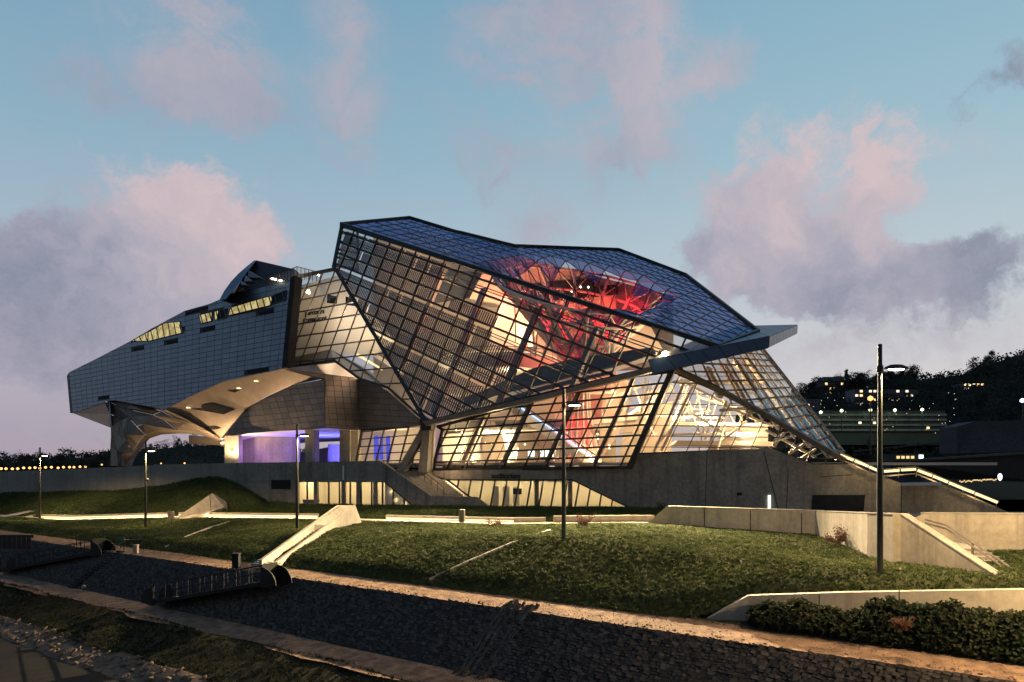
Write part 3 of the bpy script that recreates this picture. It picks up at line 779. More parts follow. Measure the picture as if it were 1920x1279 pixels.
# ---- inside the crystal
Wa, Wb = Vector((-21, 113)), Vector((19, 95))
wpl = wall_plane(Wa, Wb)
def back_wall(name, px0, px1, zlow, mat, off=0.0, n=8, ztop=None):
    top = []; bot = []
    for k in range(n + 1):
        px = px0 + (px1 - px0) * k / n; q = wpl.at(px, YH, off)
        zt = min(RF.zxy(q.x, q.y) - 1.3, ztop or 99); top.append(Vector((q.x, q.y, zt))); bot.append(Vector((q.x, q.y, zlow)))
    for k in range(n):
        MB().prism([bot[k], bot[k + 1], top[k + 1], top[k]], wpl.n * -.3).build(name, mat, museum)
back_wall('inner_wall', 700, 1155, .4, M['beige'])
back_wall('inner_wall', 1155.5, 1262, 12.5, M['grey_in'], n=3)
for z0_, z1_, mt in ((22.3, 24.8, 'vent'), (18.6, 19.2, 'grey_in')):
    for k in range(6):
        q0, q1 = wpl.at(980 + k * 45, YH, .5), wpl.at(1024 + k * 45, YH, .5); top_ = min(z1_, RF.zxy(q0.x, q0.y) - 1.6, RF.zxy(q1.x, q1.y) - 1.6)
        if top_ > z0_ + .3: MB().prism([Vector((q0.x, q0.y, z0_)), Vector((q1.x, q1.y, z0_)), Vector((q1.x, q1.y, top_)), Vector((q0.x, q0.y, top_))], wpl.n * .5).build('gallery_band', M[mt], museum)
for k in range(13):
    q = wpl.at(985 + k * 17 + rn.uniform(-3, 3), YH, 1.3); q.z = rn.uniform(22.2, 24.6)
    if q.z < RF.zxy(q.x, q.y) - 2: MB().lathe([(.03, -.14), (.13, 0), (.03, .14)], 6, q).build('small_lamp', M['lens'], museum)
def slab(name, pts, th, mat, label=None):
    return MB().prism([Vector(p) for p in pts], (0, 0, -th)).build(name, mat, museum, label=label)
slab('hall_floor', [(-18, 92, .45), (-9.5, 88.6, .45), (11, 78.2, .45), (30, 78.6, .45), (52, 80, .45), (46, 104, .45), (17, 106, .45), (-24, 114, .45)], .3, M['floor_in'])
def plank(name, poly, D, th, mat, label=None):   # solid piece with its outline facing the river
    pts = [P(x, y, d) for (x, y), d in zip(poly, D if isinstance(D, (list, tuple)) else [D] * len(poly))]
    return MB().prism(pts, (.12 * th, th, 0)).build(name, mat, museum, label=label)
plank('gallery_walkway', [(870, 745), (905, 733), (1000, 690), (1083, 671), (1224, 651), (1230, 663), (1155, 688), (1040, 716), (930, 742), (868, 765)], [90, 89, 85.5, 83, 79, 79, 81, 84, 88, 90], 4, M['grey_in'], 'dark grey sloping gallery walkway')
plank('gallery_walkway', [(930, 752), (1017, 724), (1150, 694), (1150, 700), (1017, 733), (930, 762)], [86, 83, 79, 79, 83, 86], 1, M['grey_in'])
plank('lit_ceiling_strip', [(1015, 712), (1155, 682), (1190, 670), (1195, 676), (1150, 692), (1017, 724)], [88, 84, 83, 83, 84, 88], .5, M['beige'])
def arc(cx, cy, r, a0, a1, n, z): return [Vector((cx + r * math.cos(a0 + (a1 - a0) * k / n), cy + r * math.sin(a0 + (a1 - a0) * k / n), z)) for k in range(n + 1)]
bx, by = P(935, 660, 94).x, 99
mb = MB(); o1 = arc(bx, by, 8, R(180), R(360), 24, 13.6); mb.prism(o1, (0, 0, -1.4)); mb.build('curved_balcony', M['white'], museum)
mb = MB(); mb.tube(arc(bx, by, 7.9, R(180), R(360), 24, 14.7), .06, 6)
for k in range(0, 25, 2): mb.tube([arc(bx, by, 7.9, R(180), R(360), 24, 13.6)[k], arc(bx, by, 7.9, R(180), R(360), 24, 14.7)[k]], .04, 5)
mb.build('balcony_railing', M['steel_warm'], museum)
mb = MB(); mb.tube(arc(bx, by, 7.6, R(185), R(355), 24, 14.15), .07, 5); mb.build('balcony_light', M['led'], museum)
# leaning columns just behind the upper and lower faces
for u, v0, v1 in ((6.6, .2, 9), (9.4, .2, 9), (12.5, .2, 9), (15.4, .2, 6), (18.2, .2, 3.4)):
    v1 = cuts(lpU, 0, u)[-1][1] - .6
    MB().bar(toU((u, v0)) - FU.n * 1.6, toU((u, v1)) - FU.n * 1.6, .55, .55, FU.n).build('leaning_column', M['beige' if u < 12 else 'steel_warm'], museum)
for u in (2.4, 4.6, 6.7, 8.8, 10.6):
    vv = cuts(lpL, 0, u)
    if vv: MB().bar(toL((u, vv[0][0])) - FL.n * 1.5, toL((u, vv[0][1])) - FL.n * 1.5, .42, .42, FL.n).build('leaning_column', M['steel_warm'], museum)
# inner volumes
for poly, D, th, mt in (
        ([(905, 512), (945, 524), (945, 572), (880, 560)], 100, 1.5, 'beige'), ([(840, 505), (905, 512), (880, 556), (812, 566)], 104, 1, 'grey_in'),
        ([(1176, 600), (1212, 597), (1245, 660), (1160, 672)], 92, 2, 'beige'), ([(940, 555), (985, 560), (1000, 650), (915, 655)], 98, 2, 'white'),
        ([(830, 800), (880, 790), (905, 880), (830, 880)], 95, 3, 'white'), ([(905, 800), (980, 775), (1030, 878), (905, 880)], 98, 2, 'beige'),
        ([(1040, 775), (1075, 768), (1075, 876), (1040, 876)], 96, 1.2, 'white'), ([(1132, 715), (1180, 705), (1170, 800), (1120, 870)], 94, 1.2, 'beige'),
        ([(830, 815), (1000, 800), (1195, 779), (1195, 786), (1000, 808), (830, 823)], 93, 5, 'white'), ([(1172, 775), (1262, 752), (1258, 852), (1160, 872)], 99, 1, 'beige'), ([(1205, 735), (1262, 722), (1262, 733), (1205, 747)], 97, 2, 'white'), ([(1270, 826), (1450, 828), (1450, 836), (1262, 834)], 84, 6, 'beige'),
        ([(1330, 836), (1420, 838), (1418, 850), (1330, 850)], 90, 1, 'beige'), ([(1262, 790), (1445, 794), (1445, 800), (1262, 797)], 86, 3, 'white'),
        ([(1350, 800), (1440, 802), (1440, 828), (1350, 828)], 91, 1, 'white')):
    plank('inner_partition', poly, D, th, M[mt])
# escalator with blue light lines
ea, eb = P(965, 765, 92), P(1118, 872, 84); ew = Vector((.5, 1.6, 0))
mb = MB(); mb.bar(ea, eb, 1.4, .9); esc = mb.build('escalator', M['white'], museum)
for off in (Vector((0, -.75, .52)), Vector((0, -.78, -.45))): MB().bar(ea + off, eb + off, .09, .09).build('light_line', M['led_blue'], esc)
MB().bar(ea + Vector((0, -.72, 1.0)), eb + Vector((0, -.72, 1.0)), .1, .1).build('handrail', M['steel'], esc)
for x, y, D, r in ((960, 872, 93, 1.5), (890, 872, 95, 1.1), (1048, 872, 92, 1.2)):     # flared white columns of the foyer
    q = P(x, y, D); q.z = .45; MB().lathe([(r * .35, 0), (r * .4, 1.2), (r * .7, 3.0), (r * 1.5, 5.2)], 14, q).build('flared_column', M['white'], museum)
rk = random.Random(8)
for k in range(34): MB().lathe([(.02, -.09), (.09, 0), (.02, .09)], 6, P(rk.uniform(835, 1160), rk.uniform(806, 866), rk.uniform(88, 93))).build('small_lamp', M['lens'], museum)
for z_ in (4.6, 8.9):
    pa_, pb_ = P(835, 800, 95), P(1150, 800, 88); pa_.z = pb_.z = z_
    MB().bar(pa_, pb_, 3.0, .35).build('gallery_floor', M['white'], museum); MB().bar(pa_ + Vector((0, -1.5, 1.0)), pb_ + Vector((0, -1.5, 1.0)), .07, .07).build('gallery_rail', M['steel'], museum)
    for k in range(15): q = pa_.lerp(pb_, k / 14) + Vector((0, -1.5, 0)); MB().bar(q, q + Vector((0, 0, 1.0)), .05, .05, Vector((1, 0, 0))).build('gallery_post', M['steel'], museum)
# lit screens, counters and a stand in the foyer
for x, w, mt in ((996, 12, 'screen'), (1016, 6, 'screen'), (1030, 16, 'screen'), (955, 7, 'screen_g'), (966, 7, 'screen')):
    plank('display_screen', [(x - w / 2, 845), (x + w / 2, 845), (x + w / 2, 856), (x - w / 2, 856)], 90, .15, M[mt])
for x, w in ((860, 24), (923, 34), (1000, 40), (1100, 30)): plank('foyer_counter', [(x - w / 2, 872), (x + w / 2, 872), (x + w / 2 - 2, 879), (x - w / 2 + 2, 879)], 88.5 - (x - 860) * .03, 1, M['grey_in'])
# white frames behind the right faces
def tubes(name, segs, r, mat, D=None):
    for s in segs:
        mb = MB(); a, b = (P(*s[0]), P(*s[1])); mb.bar(a, b, r * 1.6, r * 2, FM.n); mb.build(name, M[mat], museum)
for k in (1.5, 3.5, 5.5, 7.6):
    vv = cuts(lpR, 0, k)
    if vv: MB().bar(toR((k, vv[0][0])) - FR.n * 1.3, toR((k, vv[0][1] - 1.1)) - FR.n * 1.3, .55, .5, FR.n).build('roof_girder', M['white_steel'], museum)
for v in (1.5, 4.5, 7.5):
    vv = cuts(lpR, 1, v)
    if vv: MB().bar(toR((vv[0][0], v)) - FR.n * 1.9, toR((vv[0][1], v)) - FR.n * 1.9, .25, .25, FR.n).build('roof_girder', M['white_steel'], museum)
tubes('frame_strut', [((1285, 712, 80), (1225, 850, 81)), ((1275, 712, 82), (1355, 755, 84)), ((1300, 722, 81), (1240, 845, 82)), ((1362, 752, 82), (1330, 832, 82)), ((1355, 760, 83), (1450, 800, 82)),
     ((1262, 790, 84), (1330, 770, 90)), ((1240, 815, 84), (1440, 812, 86)), ((1275, 760, 86), (1360, 815, 84)), ((1400, 790, 84), (1350, 830, 84)), ((1230, 835, 82), (1262, 800, 83)), ((1435, 806, 80), (1530, 858, 79)),
     ((1450, 838, 80), (1470, 812, 80)), ((1480, 850, 79.5), (1510, 832, 79.5)), ((1500, 862, 79), (1530, 842, 79)), ((1310, 745, 92), (1410, 775, 90)), ((1290, 735, 92), (1280, 800, 92)),
     ((1190, 712, 86), (1170, 800, 88)), ((1210, 708, 86), (1190, 850, 88)), ((1150, 745, 90), (1210, 720, 88)), ((1160, 790, 90), (1230, 745, 88)), ((1165, 830, 90), (1225, 780, 88)), ((1250, 730, 84), (1180, 860, 86))], .17, 'white_steel')
rl = random.Random(21)
for k in range(21):           # white lattice girders further in
    x = 1150 + k * 13 + rl.uniform(-5, 5); y0 = max(702, 690 + (x - 1262) * .58 if x > 1262 else 712) + rl.uniform(0, 10); y1 = min(846, y0 + rl.uniform(45, 110)); D = rl.uniform(84, 96)
    MB().bar(P(x, y0, D), P(x + rl.choice((-34, -24, 22, 38)), y1, D + rl.uniform(-3, 3)), .16, .16).build('lattice_girder', M['white_steel'], museum)
for y, D in ((742, 97), (762, 95), (778, 92), (812, 88)): MB().bar(P(1165, y, D), P(1290 + (y - 742) * 1.9, y + 6, D - 4), .14, .2).build('lattice_girder', M['white_steel'], museum)
for k in range(16):           # dark and pale members round the trunk and under the roof
    x = 965 + k * 15; D = rl.uniform(86, 97); MB().bar(P(x, 560 + (x - 965) * .30 + rl.uniform(0, 14), D), P(x + rl.uniform(-30, 30), 640 + rl.uniform(-10, 30), D), .14, .14).build('lattice_girder', M['white_steel' if k % 3 else 'steel'], museum)
# lights that hang in the hall
for k, (px, py, D, e) in enumerate([(860, 850, 91.5, 620), (940, 830, 91, 1350), (1050, 830, 87, 1700), (905, 560, 95, 3300), (1000, 620, 96, 1900), (800, 600, 98, 2400), (820, 720, 92, 2200), (960, 700, 94, 1900), (1240, 640, 80, 900), (1120, 860, 83, 1100), (1180, 760, 88, 1300),
                                    (1250, 775, 86, 1900), (1330, 790, 86, 2000), (1400, 815, 84, 1500), (1490, 845, 80, 450), (1420, 720, 92, 1300), (1480, 780, 86, 900), (1340, 700, 88, 1100), (1330, 740, 96, 1300), (720, 480, 104, 2200), (700, 600, 99, 2000)]):
    light('hall_lamp', 'POINT', P(px, py, D), e * ((.45 if px < 850 else .75) if py < 770 and px < 1200 else 1.9), (1, .74, .40), museum, .5)
for px, py, D, e in ((1040, 600, 92, 1700), (1130, 600, 92, 1900), (1088, 575, 90, 900), (960, 548, 98, 500), (1090, 700, 88.5, 1000), (1085, 800, 87.5, 700), (1075, 690, 86, 600), (1180, 545, 93, 450), (1170, 520, 99, 500)):
    light('red_lamp', 'POINT', P(px, py, D), e * 2.4, (1, .022, .03), museum, 1.2)
# ---- inside the link
lk = wall_plane((-36, 112), (-13, 101))
MB().prism([lk.at(x, y) for x, y in [(545, 540), (640, 515), (740, 640), (700, 668), (600, 660), (540, 672)]], lk.n * -.3).build('inner_wall', M['white'], museum)
plank('floor_slab', [(540, 672), (620, 655), (680, 690), (735, 735), (676, 711), (627, 676), (541, 690)], [106, 105, 100, 96, 97, 102, 106], 3, M['grey_in'])
for q in ((625, 552), (660, 556)): plank('inner_opening', [(q[0] - 12, q[1]), (q[0] + 8, q[1] + 4), (q[0] + 6, q[1] + 18), (q[0] - 12, q[1] + 16)], 103.5 - (q[0] - 600) * .08, .1, M['vent'])
plank('stair_flight', [(690, 655), (745, 690), (745, 696), (690, 662)], 97, 2, M['white'])
plank('stair_flight', [(670, 662), (715, 690), (715, 694), (668, 667)], 98, .5, M['led'])
light('hall_lamp', 'POINT', P(612, 585, 103.2), 620, (1, .8, .58), museum, .4); light('hall_lamp', 'POINT', P(655, 600, 101), 620, (1, .8, .58), museum, .4); light('hall_lamp', 'POINT', P(725, 690, 94), 350, (1, .8, .58), museum, .4)
def text(name, body, loc, size, nrm, mat, parent, bold=.0):
    c = bpy.data.curves.new(name, 'FONT'); c.body = body; c.size = size; c.extrude = .03; c.offset = bold; c.align_x = 'CENTER'; c.align_y = 'CENTER'; c.materials.append(mat)
    o = bpy.data.objects.new(name, c); COL.objects.link(o); z = Vector(nrm).normalized(); x = Vector((0, 0, 1)).cross(z).normalized(); y = z.cross(x)
    o.matrix_world = Matrix((x, y, z)).transposed().to_4x4(); o.location = loc
    dg = bpy.context.evaluated_depsgraph_get(); me = bpy.data.meshes.new_from_object(o.evaluated_get(dg)); mw = o.matrix_world.copy(); bpy.data.objects.remove(o)
    o = bpy.data.objects.new(name, me); COL.objects.link(o); o.matrix_world = Matrix.Translation(loc) @ Matrix((x, y, z)).transposed().to_4x4()
    if parent: child(o, parent)
    return o
text('wall_lettering', 'parcours\npermanent', lk.at(590, 592, .1), 1.0, lk.n, M['ink'], museum, .03)

# ---- metal-clad wing
FCp = Pl((130, 699, 134), (545, 610, 98.5), (537, 690, 97.5))
latC = Lat([(0, 0), (0, 10), (32, 0), (32, 10)], [(130, 699), (136.5, 773), (543.8, 622), (534, 722)])
polyC = [(130, 698), (186, 670), (248, 638), (283, 617), (318, 598), (346, 583), (392, 570), (411, 562), (437, 550), (495, 537), (552, 522), (537, 690), (420, 715), (362, 741), (310, 768), (215, 751), (200, 752), (195, 756), (137, 775)]
CT = 16
wing = MB().prism([FCp.at(x, y) for x, y in polyC], Vector((-8.5, 13.5, 1.0))).build('metal_wing', M['panel_back'], museum, label='grey metal-clad wing')
lit_w = [[(246, 640), (278, 622), (277, 640)], [(278, 623), (309, 606), (337, 603), (343, 624), (278, 640)], [(432, 577), (492, 559), (508, 555), (511, 563), (506, 573), (428, 592)], [(373, 591), (398, 585), (397, 602), (377, 607)], [(402, 584), (410, 582.5), (407, 600), (403, 600)]]
dark_w = [[(410, 583), (426, 578.5), (425, 596), (408, 600)], [(512, 554), (537, 544.5), (534.5, 563), (508, 571)]]
vents = [[(430, 601), (458, 594.5), (459, 602), (432, 609)], [(486, 586), (517, 578), (519.5, 586), (488, 594)], [(380, 616), (404, 608), (405.5, 615.5), (380, 622)], [(313, 640), (334, 636), (335, 643.5), (313.5, 647)], [(251, 654), (271, 650.5), (271.7, 658), (252, 662)],
         [(185.5, 740), (204, 739), (204, 746.6), (186, 748)], [(462.4, 693), (508, 684.5), (511, 693), (465, 700.5)], [(346, 588), (392, 572), (392.7, 578), (347, 591)]]
lpC = [latC.ij(x, y) for x, y in polyC]
for i, j, c in cells(lpC):
    q = [latC.px(*p) for p in c]; cx = sum(p[0] for p in q) / len(q); cyy = sum(p[1] for p in q) / len(q)
    if any(inside(w, cx, cyy) for w in lit_w + dark_w + vents): continue
    piece('panel', [FCp.at(x, y, .01) for x, y in q], FCp.n * .05, wing, M['panel'], .035)
winm, tw = newmat('lit_room')
nz = tw.noise(wpos(tw), .8, 3, .6); ec = tw.ramp(nz, [(.3, srgb(190, 170, 115)), (.5, srgb(235, 216, 150)), (.7, srgb(250, 236, 185))], 'CONSTANT')
em = tw.new('ShaderNodeEmission', i_Color=ec, i_Strength=.75); finish(tw, em.outputs[0])
def wing_window(poly, lit, slants):
    pts = [FCp.at(x, y, .10) for x, y in poly]; cpt = sum(pts, Vector()) / len(pts)
    mb = MB(); mb.prism([p - FCp.n * .02 for p in pts], FCp.n * -.06); mb.cm = 0
    w = mb.build('window', winm if lit else M['vent'], wing)
    fr_ = MB(); n = len(pts)
    for i in range(n): fr_.bar(pts[i], pts[(i + 1) % n], .10, .12 + .01 * (i % 2), FCp.n)
    x0 = min(p[0] for p in poly); x1 = max(p[0] for p in poly)
    for k in range(slants):
        x = x0 + (x1 - x0) * (k + .6) / slants
        ys = cuts([(a, b) for a, b in poly], 0, x)
        if ys: fr_.bar(FCp.at(x - 2, ys[0][0], .10), FCp.at(x + 2.5, ys[0][1], .10), .16, .12, FCp.n)
    fr_.build('window_frame', M['steel'], w)
for p, s in zip(lit_w, (3, 6, 7, 3, 1)): wing_window(p, True, s)
for p in dark_w: wing_window(p, False, 2)
for p in vents: MB().prism([FCp.at(x, y, .02) for x, y in p], FCp.n * .03).build('vent_opening', M['vent'], wing)
# dark end of the wing beside the link
MB().bar(FCp.at(556, 521, -.4), FCp.at(540, 691, -.4), 1.0, 1.2, FCp.n).build('corner_post', M['vent'], museum)
# rising roof hump of the wing, its jagged edge and the terrace
hump = [[(411, 563, 103), (420, 546, 104), (433, 528, 106), (447, 513, 108), (462, 500, 110), (477, 488, 112)],
        [(424, 560, 101.5), (434, 548, 103), (446, 533, 104.5), (456, 520, 106.5), (465, 508, 108), (480, 489, 110)]]
mb = MB(); a, b = hump
pa = [P(*q) for q in a]; pb = [P(*q) for q in b]; vs = pa + pb; n = len(pa)
mb.add(vs, [[k, k + 1, n + k + 1, n + k] for k in range(n - 1)]); 
bk = [p + Vector((-1.5, 9, 1.5 - .2 * i)) for i, p in enumerate(pa)]
mb.add(pa + bk, [[k, n + k, n + k + 1, k + 1] for k in range(n - 1)])
mb.build('roof_hump', M['canopy'], museum, smooth=True)
mb = MB(); mb.prism([P(480, 488, 111), P(553, 505, 108), P(548, 524, 106), P(500, 537, 107), P(440, 548, 106), P(456, 520, 109)], (0, 2.5, 0)); mb.build('terrace_back_wall', M['steel'], museum)
for (x0, y0), (x1, y1), (x2, y2) in (((466, 507), (489, 521), (465, 520)), ((460, 516), (474, 527), (458, 528)), ((453, 527), (463, 533), (450, 536)), ((446, 536), (455, 541), (443, 545))):
    mb = MB(); mb.prism([P(x0, y0, 105), P(x1, y1, 104), P(x2, y2, 105)], (.2, 1.2, 0)); mb.build('roof_fin', M['panel'], museum)
tr = MB(); tp = [P(505, 520, 102.5), P(557, 500, 101), P(600, 511, 104)]
for a, b in zip(tp, tp[1:]): tr.bar(a, b, .06, .08)
rail = tr.build('terrace_railing', M['steel'], museum)
for a, b, n in ((tp[0], tp[1], 9), (tp[1], tp[2], 6)):
    for k in range(n + 1):
        q = a.lerp(b, k / n); mb = MB(); mb.bar(q, q - Vector((0, 0, 1.5)), .07, .07, Vector((1, 0, 0))); mb.build('post', M['steel'], rail)
        if k < n: q2 = a.lerp(b, (k + 1) / n); piece('pane', [q, q2, q2 - Vector((0, 0, 1.35)), q - Vector((0, 0, 1.35))], (0, .03, 0), rail, M['glass'])
for x, y in ((511, 523), (516, 524), (526, 526)): MB().lathe([(.05, -.1), (.2, -.05), (.2, .08), (.05, .1)], 8, P(x, y, 101.5)).build('terrace_lamp', M['lens'], museum)
light('lawn_spot', 'SPOT', P(1247, 665, 68.3), 400000, (1, .76, .44), museum, .12, aim=(-.42, -.80, -.40), angle=R(84), blend=.7)
MB().lathe([(.05, -.25), (.3, -.12), (.3, .12), (.05, .25)], 10, P(1247, 663, 69.1)).build('flood_lamp', M['lens'], museum)
light('lawn_spot', 'SPOT', P(905, 812, 81.0), 90000, (1, .76, .44), museum, .9, aim=(-.35, -.86, -.25), angle=R(80), blend=.8)  # added spot with no fixture, brightens the left and middle lawn
light('terrace_light', 'POINT', P(520, 515, 104), 420, (1, .75, .4), museum, .3)
# roof edge of the link
MB().bar(P(556, 519, 105.6), P(632, 504, 101), .4, .4).build('link_roof_edge', M['steel'], museum)

# underside: soffit, drum, legs
def skin(name, tris, mat, label=None, smooth=False, thick=None):
    mb = MB(); mb.cm = 0
    for poly in tris: mb.prism([P(*q) for q in poly], thick or (0, .25, .12))
    return mb.build(name, mat, museum, label=label, smooth=smooth)
fd = lambda x, y: FCp.at(x, y).y
fe = [(310, 768), (362, 741), (420, 715), (537, 690)]
fb = [(x, y, fd(x, y)) for x, y in fe]
spl0 = Pl((310, 768, fb[0][2]), (537, 690, fb[3][2]), (414, 822, 112)); sq = lambda x, y: (x, y, spl0.at(x, y).y)
for kq in (1, 2): fb[kq] = (fb[kq][0], fb[kq][1], min(fb[kq][2] + .3, spl0.at(*fb[kq][:2]).y))
soff = skin('lit_soffit', [[fb[0], fb[1], fb[2], fb[3], sq(609, 710), sq(547, 722), sq(500, 743), sq(462, 765), sq(414, 822)]], M['soffit'], 'warm lit metal soffit')
for p in ([(352, 766), (378, 768), (378, 760), (400, 757), (440, 768), (420, 777), (402, 774), (385, 771)], [(384, 802), (402, 799), (414, 803), (400, 806)], [(425, 733), (452, 731), (440, 736)]):
    MB().prism([spl0.at(x, y, .10) for x, y in p], spl0.n * -.06).build('soffit_opening', M['vent'], soff)
for x, y in ((480, 714.6), (447.5, 728), (353, 764.5)): MB().prism([P(x - 4, y - 1, spl0.at(x, y).y - .2), P(x + 5, y - 1, spl0.at(x, y).y - .2), P(x + 5, y + 1.4, spl0.at(x, y).y - .2), P(x - 4, y + 1.4, spl0.at(x, y).y - .2)], (0, .1, .05)).build('recessed_lamp', M['led'], soff)
skin('upper_soffit', [[(538, 691, 97.4), (632, 681, 100), (677, 711, 97), (609, 711, 95.8)]], M['soffit'])
def clad(name, pl, poly, lat, mat, thick, label=None):
    root = MB().prism([pl.at(x, y) for x, y in poly], pl.n * -thick).build(name, M['panel_back'], museum, label=label)
    for i, j, c in cells([lat.ij(x, y) for x, y in poly]):
        piece('panel', [pl.at(*lat.px(*q), .01) for q in c], pl.n * .05, root, mat, .03)
    return root
D1 = Pl((609, 711, 94.5), (609.5, 801, 94), (461, 813, 106)); D2 = Pl((609, 711, 94.4), (609.5, 801, 93.9), (674, 806, 97)); D3 = Pl((673, 710, 97.1), (674, 806, 97), (795, 796, 89))
latD = lambda x0, y0, sx, sy, sl, ln: Lat([(0, 0), (10, 0), (0, 10), (10, 10)], [(x0, y0), (x0 + 10 * sx, y0 + sl * 10 * sx), (x0 + ln, y0 + 10 * sy), (x0 + ln + 10 * sx, y0 + sl * 10 * sx + 10 * sy)])
clad('drum_wall', D1, [(414, 823), (462, 765), (500.7, 743.7), (547.5, 722), (608.8, 711), (609.5, 801), (584, 803), (555, 806), (461, 813)], latD(460, 760, 15, 10.5, -.10, 34), M['drum'], 1.0, 'dark panelled drum wall over the entrance')
clad('drum_wall', D2, [(538, 692), (609, 701), (674, 709), (674, 806), (609.5, 801), (609, 711)], latD(609, 712, 15, 10.5, .06, 12), M['drum'], .6)
clad('drum_wall', D3, [(674, 709.5), (700, 716), (730, 735), (795, 792), (792, 797), (674, 806)], latD(674, 712, 16, 11, .05, 20), M['drum'], .6)
# the big faceted leg at the left
A_ = [(310, 768), (280, 765), (245, 757), (215, 752), (205, 754), (205, 775), (208, 800), (208, 838), (208, 874)]
B_ = [(414, 823), (370, 808), (330, 806), (292, 808), (272, 815), (258, 832), (250, 848), (243, 860), (234, 874)]
dA = [fd(310, 768) - .2, 118.5, 121, 124, 125, 124, 123, 122.5, 122]; dB = [112, 113, 115, 117, 118, 119, 119.5, 120, 120]
NW = 4; gridp = []
for (ax, ay), (bx_, by_), da, db in zip(A_, B_, dA, dB):
    gridp.append([P(ax + (bx_ - ax) * k / NW, ay + (by_ - ay) * k / NW + (5 * math.sin(math.pi * k / NW) * (-.5 if ay < 770 else 0)), da + (db - da) * k / NW - 1.6 * math.sin(math.pi * k / NW)) for k in range(NW + 1)])
legm = MB(); legm.tube([P(222, 876, 124), P(226, 800, 125.5), P(235, 760, 126)], 1.4, 8); leg = legm.build('faceted_leg', M['steel'], museum, label='flared leg of faceted metal triangles')
rj = random.Random(11)
for i in range(1, len(gridp) - 1):
    for k in range(1, NW): gridp[i][k] += Vector((rj.uniform(-.35, .35), rj.uniform(-.9, .9), rj.uniform(-.3, .3)))
for i in range(len(gridp) - 1):
    for k in range(NW):
        a, b, c, d = gridp[i][k], gridp[i][k + 1], gridp[i + 1][k + 1], gridp[i + 1][k]
        tris = [[a, b, d], [b, c, d]] if (i + k) % 2 else [[a, b, c], [a, c, d]]
        for tri in tris:
            nn = (tri[1] - tri[0]).cross(tri[2] - tri[0])
            if nn.length < 1e-4: continue
            nn.normalize(); nn = nn if nn.y < 0 else -nn
            tri = [p + nn * rj.uniform(-.03, .03) for p in tri]
            piece('panel', tri, -nn * .12, leg, M['leg'], .045)
Bi = [P(x, y, d) for (x, y), d in zip(B_, dB)]
Bo = [P(x, y, d + 3) for (x, y), d in zip([(414, 828), (372, 814), (335, 813), (302, 815), (281, 822), (268, 836), (258, 850), (251, 862), (246, 874)], dB)]
for i in range(len(Bi) - 1):
    MB().prism([Bi[i], Bi[i + 1], Bo[i + 1], Bo[i]], (0, .2, .1)).build('leg_rim', M['soffit'], museum)
skin('lit_soffit', [[(137, 775, fd(137, 775)), (197, 756, fd(197, 756)), (206, 776, 124), (207, 802, 124)], [(137, 775, fd(137, 775)), (207, 802, 124), (207, 790, 132), (170, 778, 138)]], M['soffit'])
skin('leg_collar', [[(195, 756, fd(195, 756) - .1), (206, 753, fd(206, 753) - .1), (209, 800, 122.6), (205, 790, 124), (203, 775, 125)]], M['panel'])
skin('low_soffit', [[(354, 817, 122), (414, 823, 116), (425, 824, 114), (421, 836, 116), (354, 832, 122)]], M['soffit'])
# under the wing: columns and the entrance washed in blue and violet
def col(x0, x1, y0, y1, D, mat='conc_pale', th=1.6): return plank('concrete_column', [(x0, y0), (x1, y0), (x1, y1), (x0, y1)], D, th, M[mat])
col(421, 447, 817, 884, 103, th=1.2); col(572, 586, 800, 884, 97.5, th=.8); col(586, 590, 802, 884, 98); col(637, 656, 803, 884, 97.5, 'conc'); col(656, 671, 805, 884, 98.0)
plank('entrance_wall', [(445, 812), (560, 806), (560, 884), (445, 884)], 107, .4, M['conc_pale'])
plank('concrete_column', [(615, 833), (636, 833), (636, 884), (615, 884)], 112, 1.5, M['conc_pale'])
plank('entrance_back_wall', [(555, 850), (680, 826), (680, 884), (555, 884)], 124, .5, M['conc'])
slab('entrance_ceiling', [P(414, 822, 103), P(461, 813, 104), P(609, 801, 96), P(674, 806, 98), P(795, 797, 90), P(720, 815, 112), P(640, 826, 126), P(414, 836, 120)], .12, M['white'])
slab('entrance_floor', [(-48, 100, .3), (-10, 88, .3), (-10, 128, .3), (-52, 128, .3)], .3, M['conc'])
for px, py, D, e, c in ((540, 850, 103, 420, (.24, .11, 1)), (480, 850, 104.5, 380, (.55, .24, 1)), (510, 858, 105, 120, (1, .7, .8)), (600, 845, 106, 900, (.10, .12, 1)), (640, 850, 110, 900, (.10, .10, 1)), (690, 850, 104, 500, (.15, .15, 1))):
    light('entrance_light', 'POINT', P(px, py, D), e * (1.5 if c[0] < .2 else .6), c, museum, .3)
light('wall_washer', 'POINT', P(434, 848, 101.5), 60, (1, .75, .42), museum, .15)
MB().lathe([(.05, -.2), (.16, -.15), (.16, .15), (.05, .2)], 10, P(434, 849, 102.4)).build('wall_lamp', M['lens'], museum)
# up-lights standing behind the parapet, they wash the soffit and the leg
for px, py, D, e in ((385, 864, 110, 2600), (430, 862, 101, 2000), (500, 862, 95, 1500), (320, 866, 114, 900), (170, 866, 126, 450), (246, 868, 117, 200), (640, 864, 89, 420)):
    light('uplight', 'SPOT', P(px, py, D), e * 1.6, (1, .70, .40), museum, .3, aim=(0, .25, 1), angle=R(150), blend=.9)
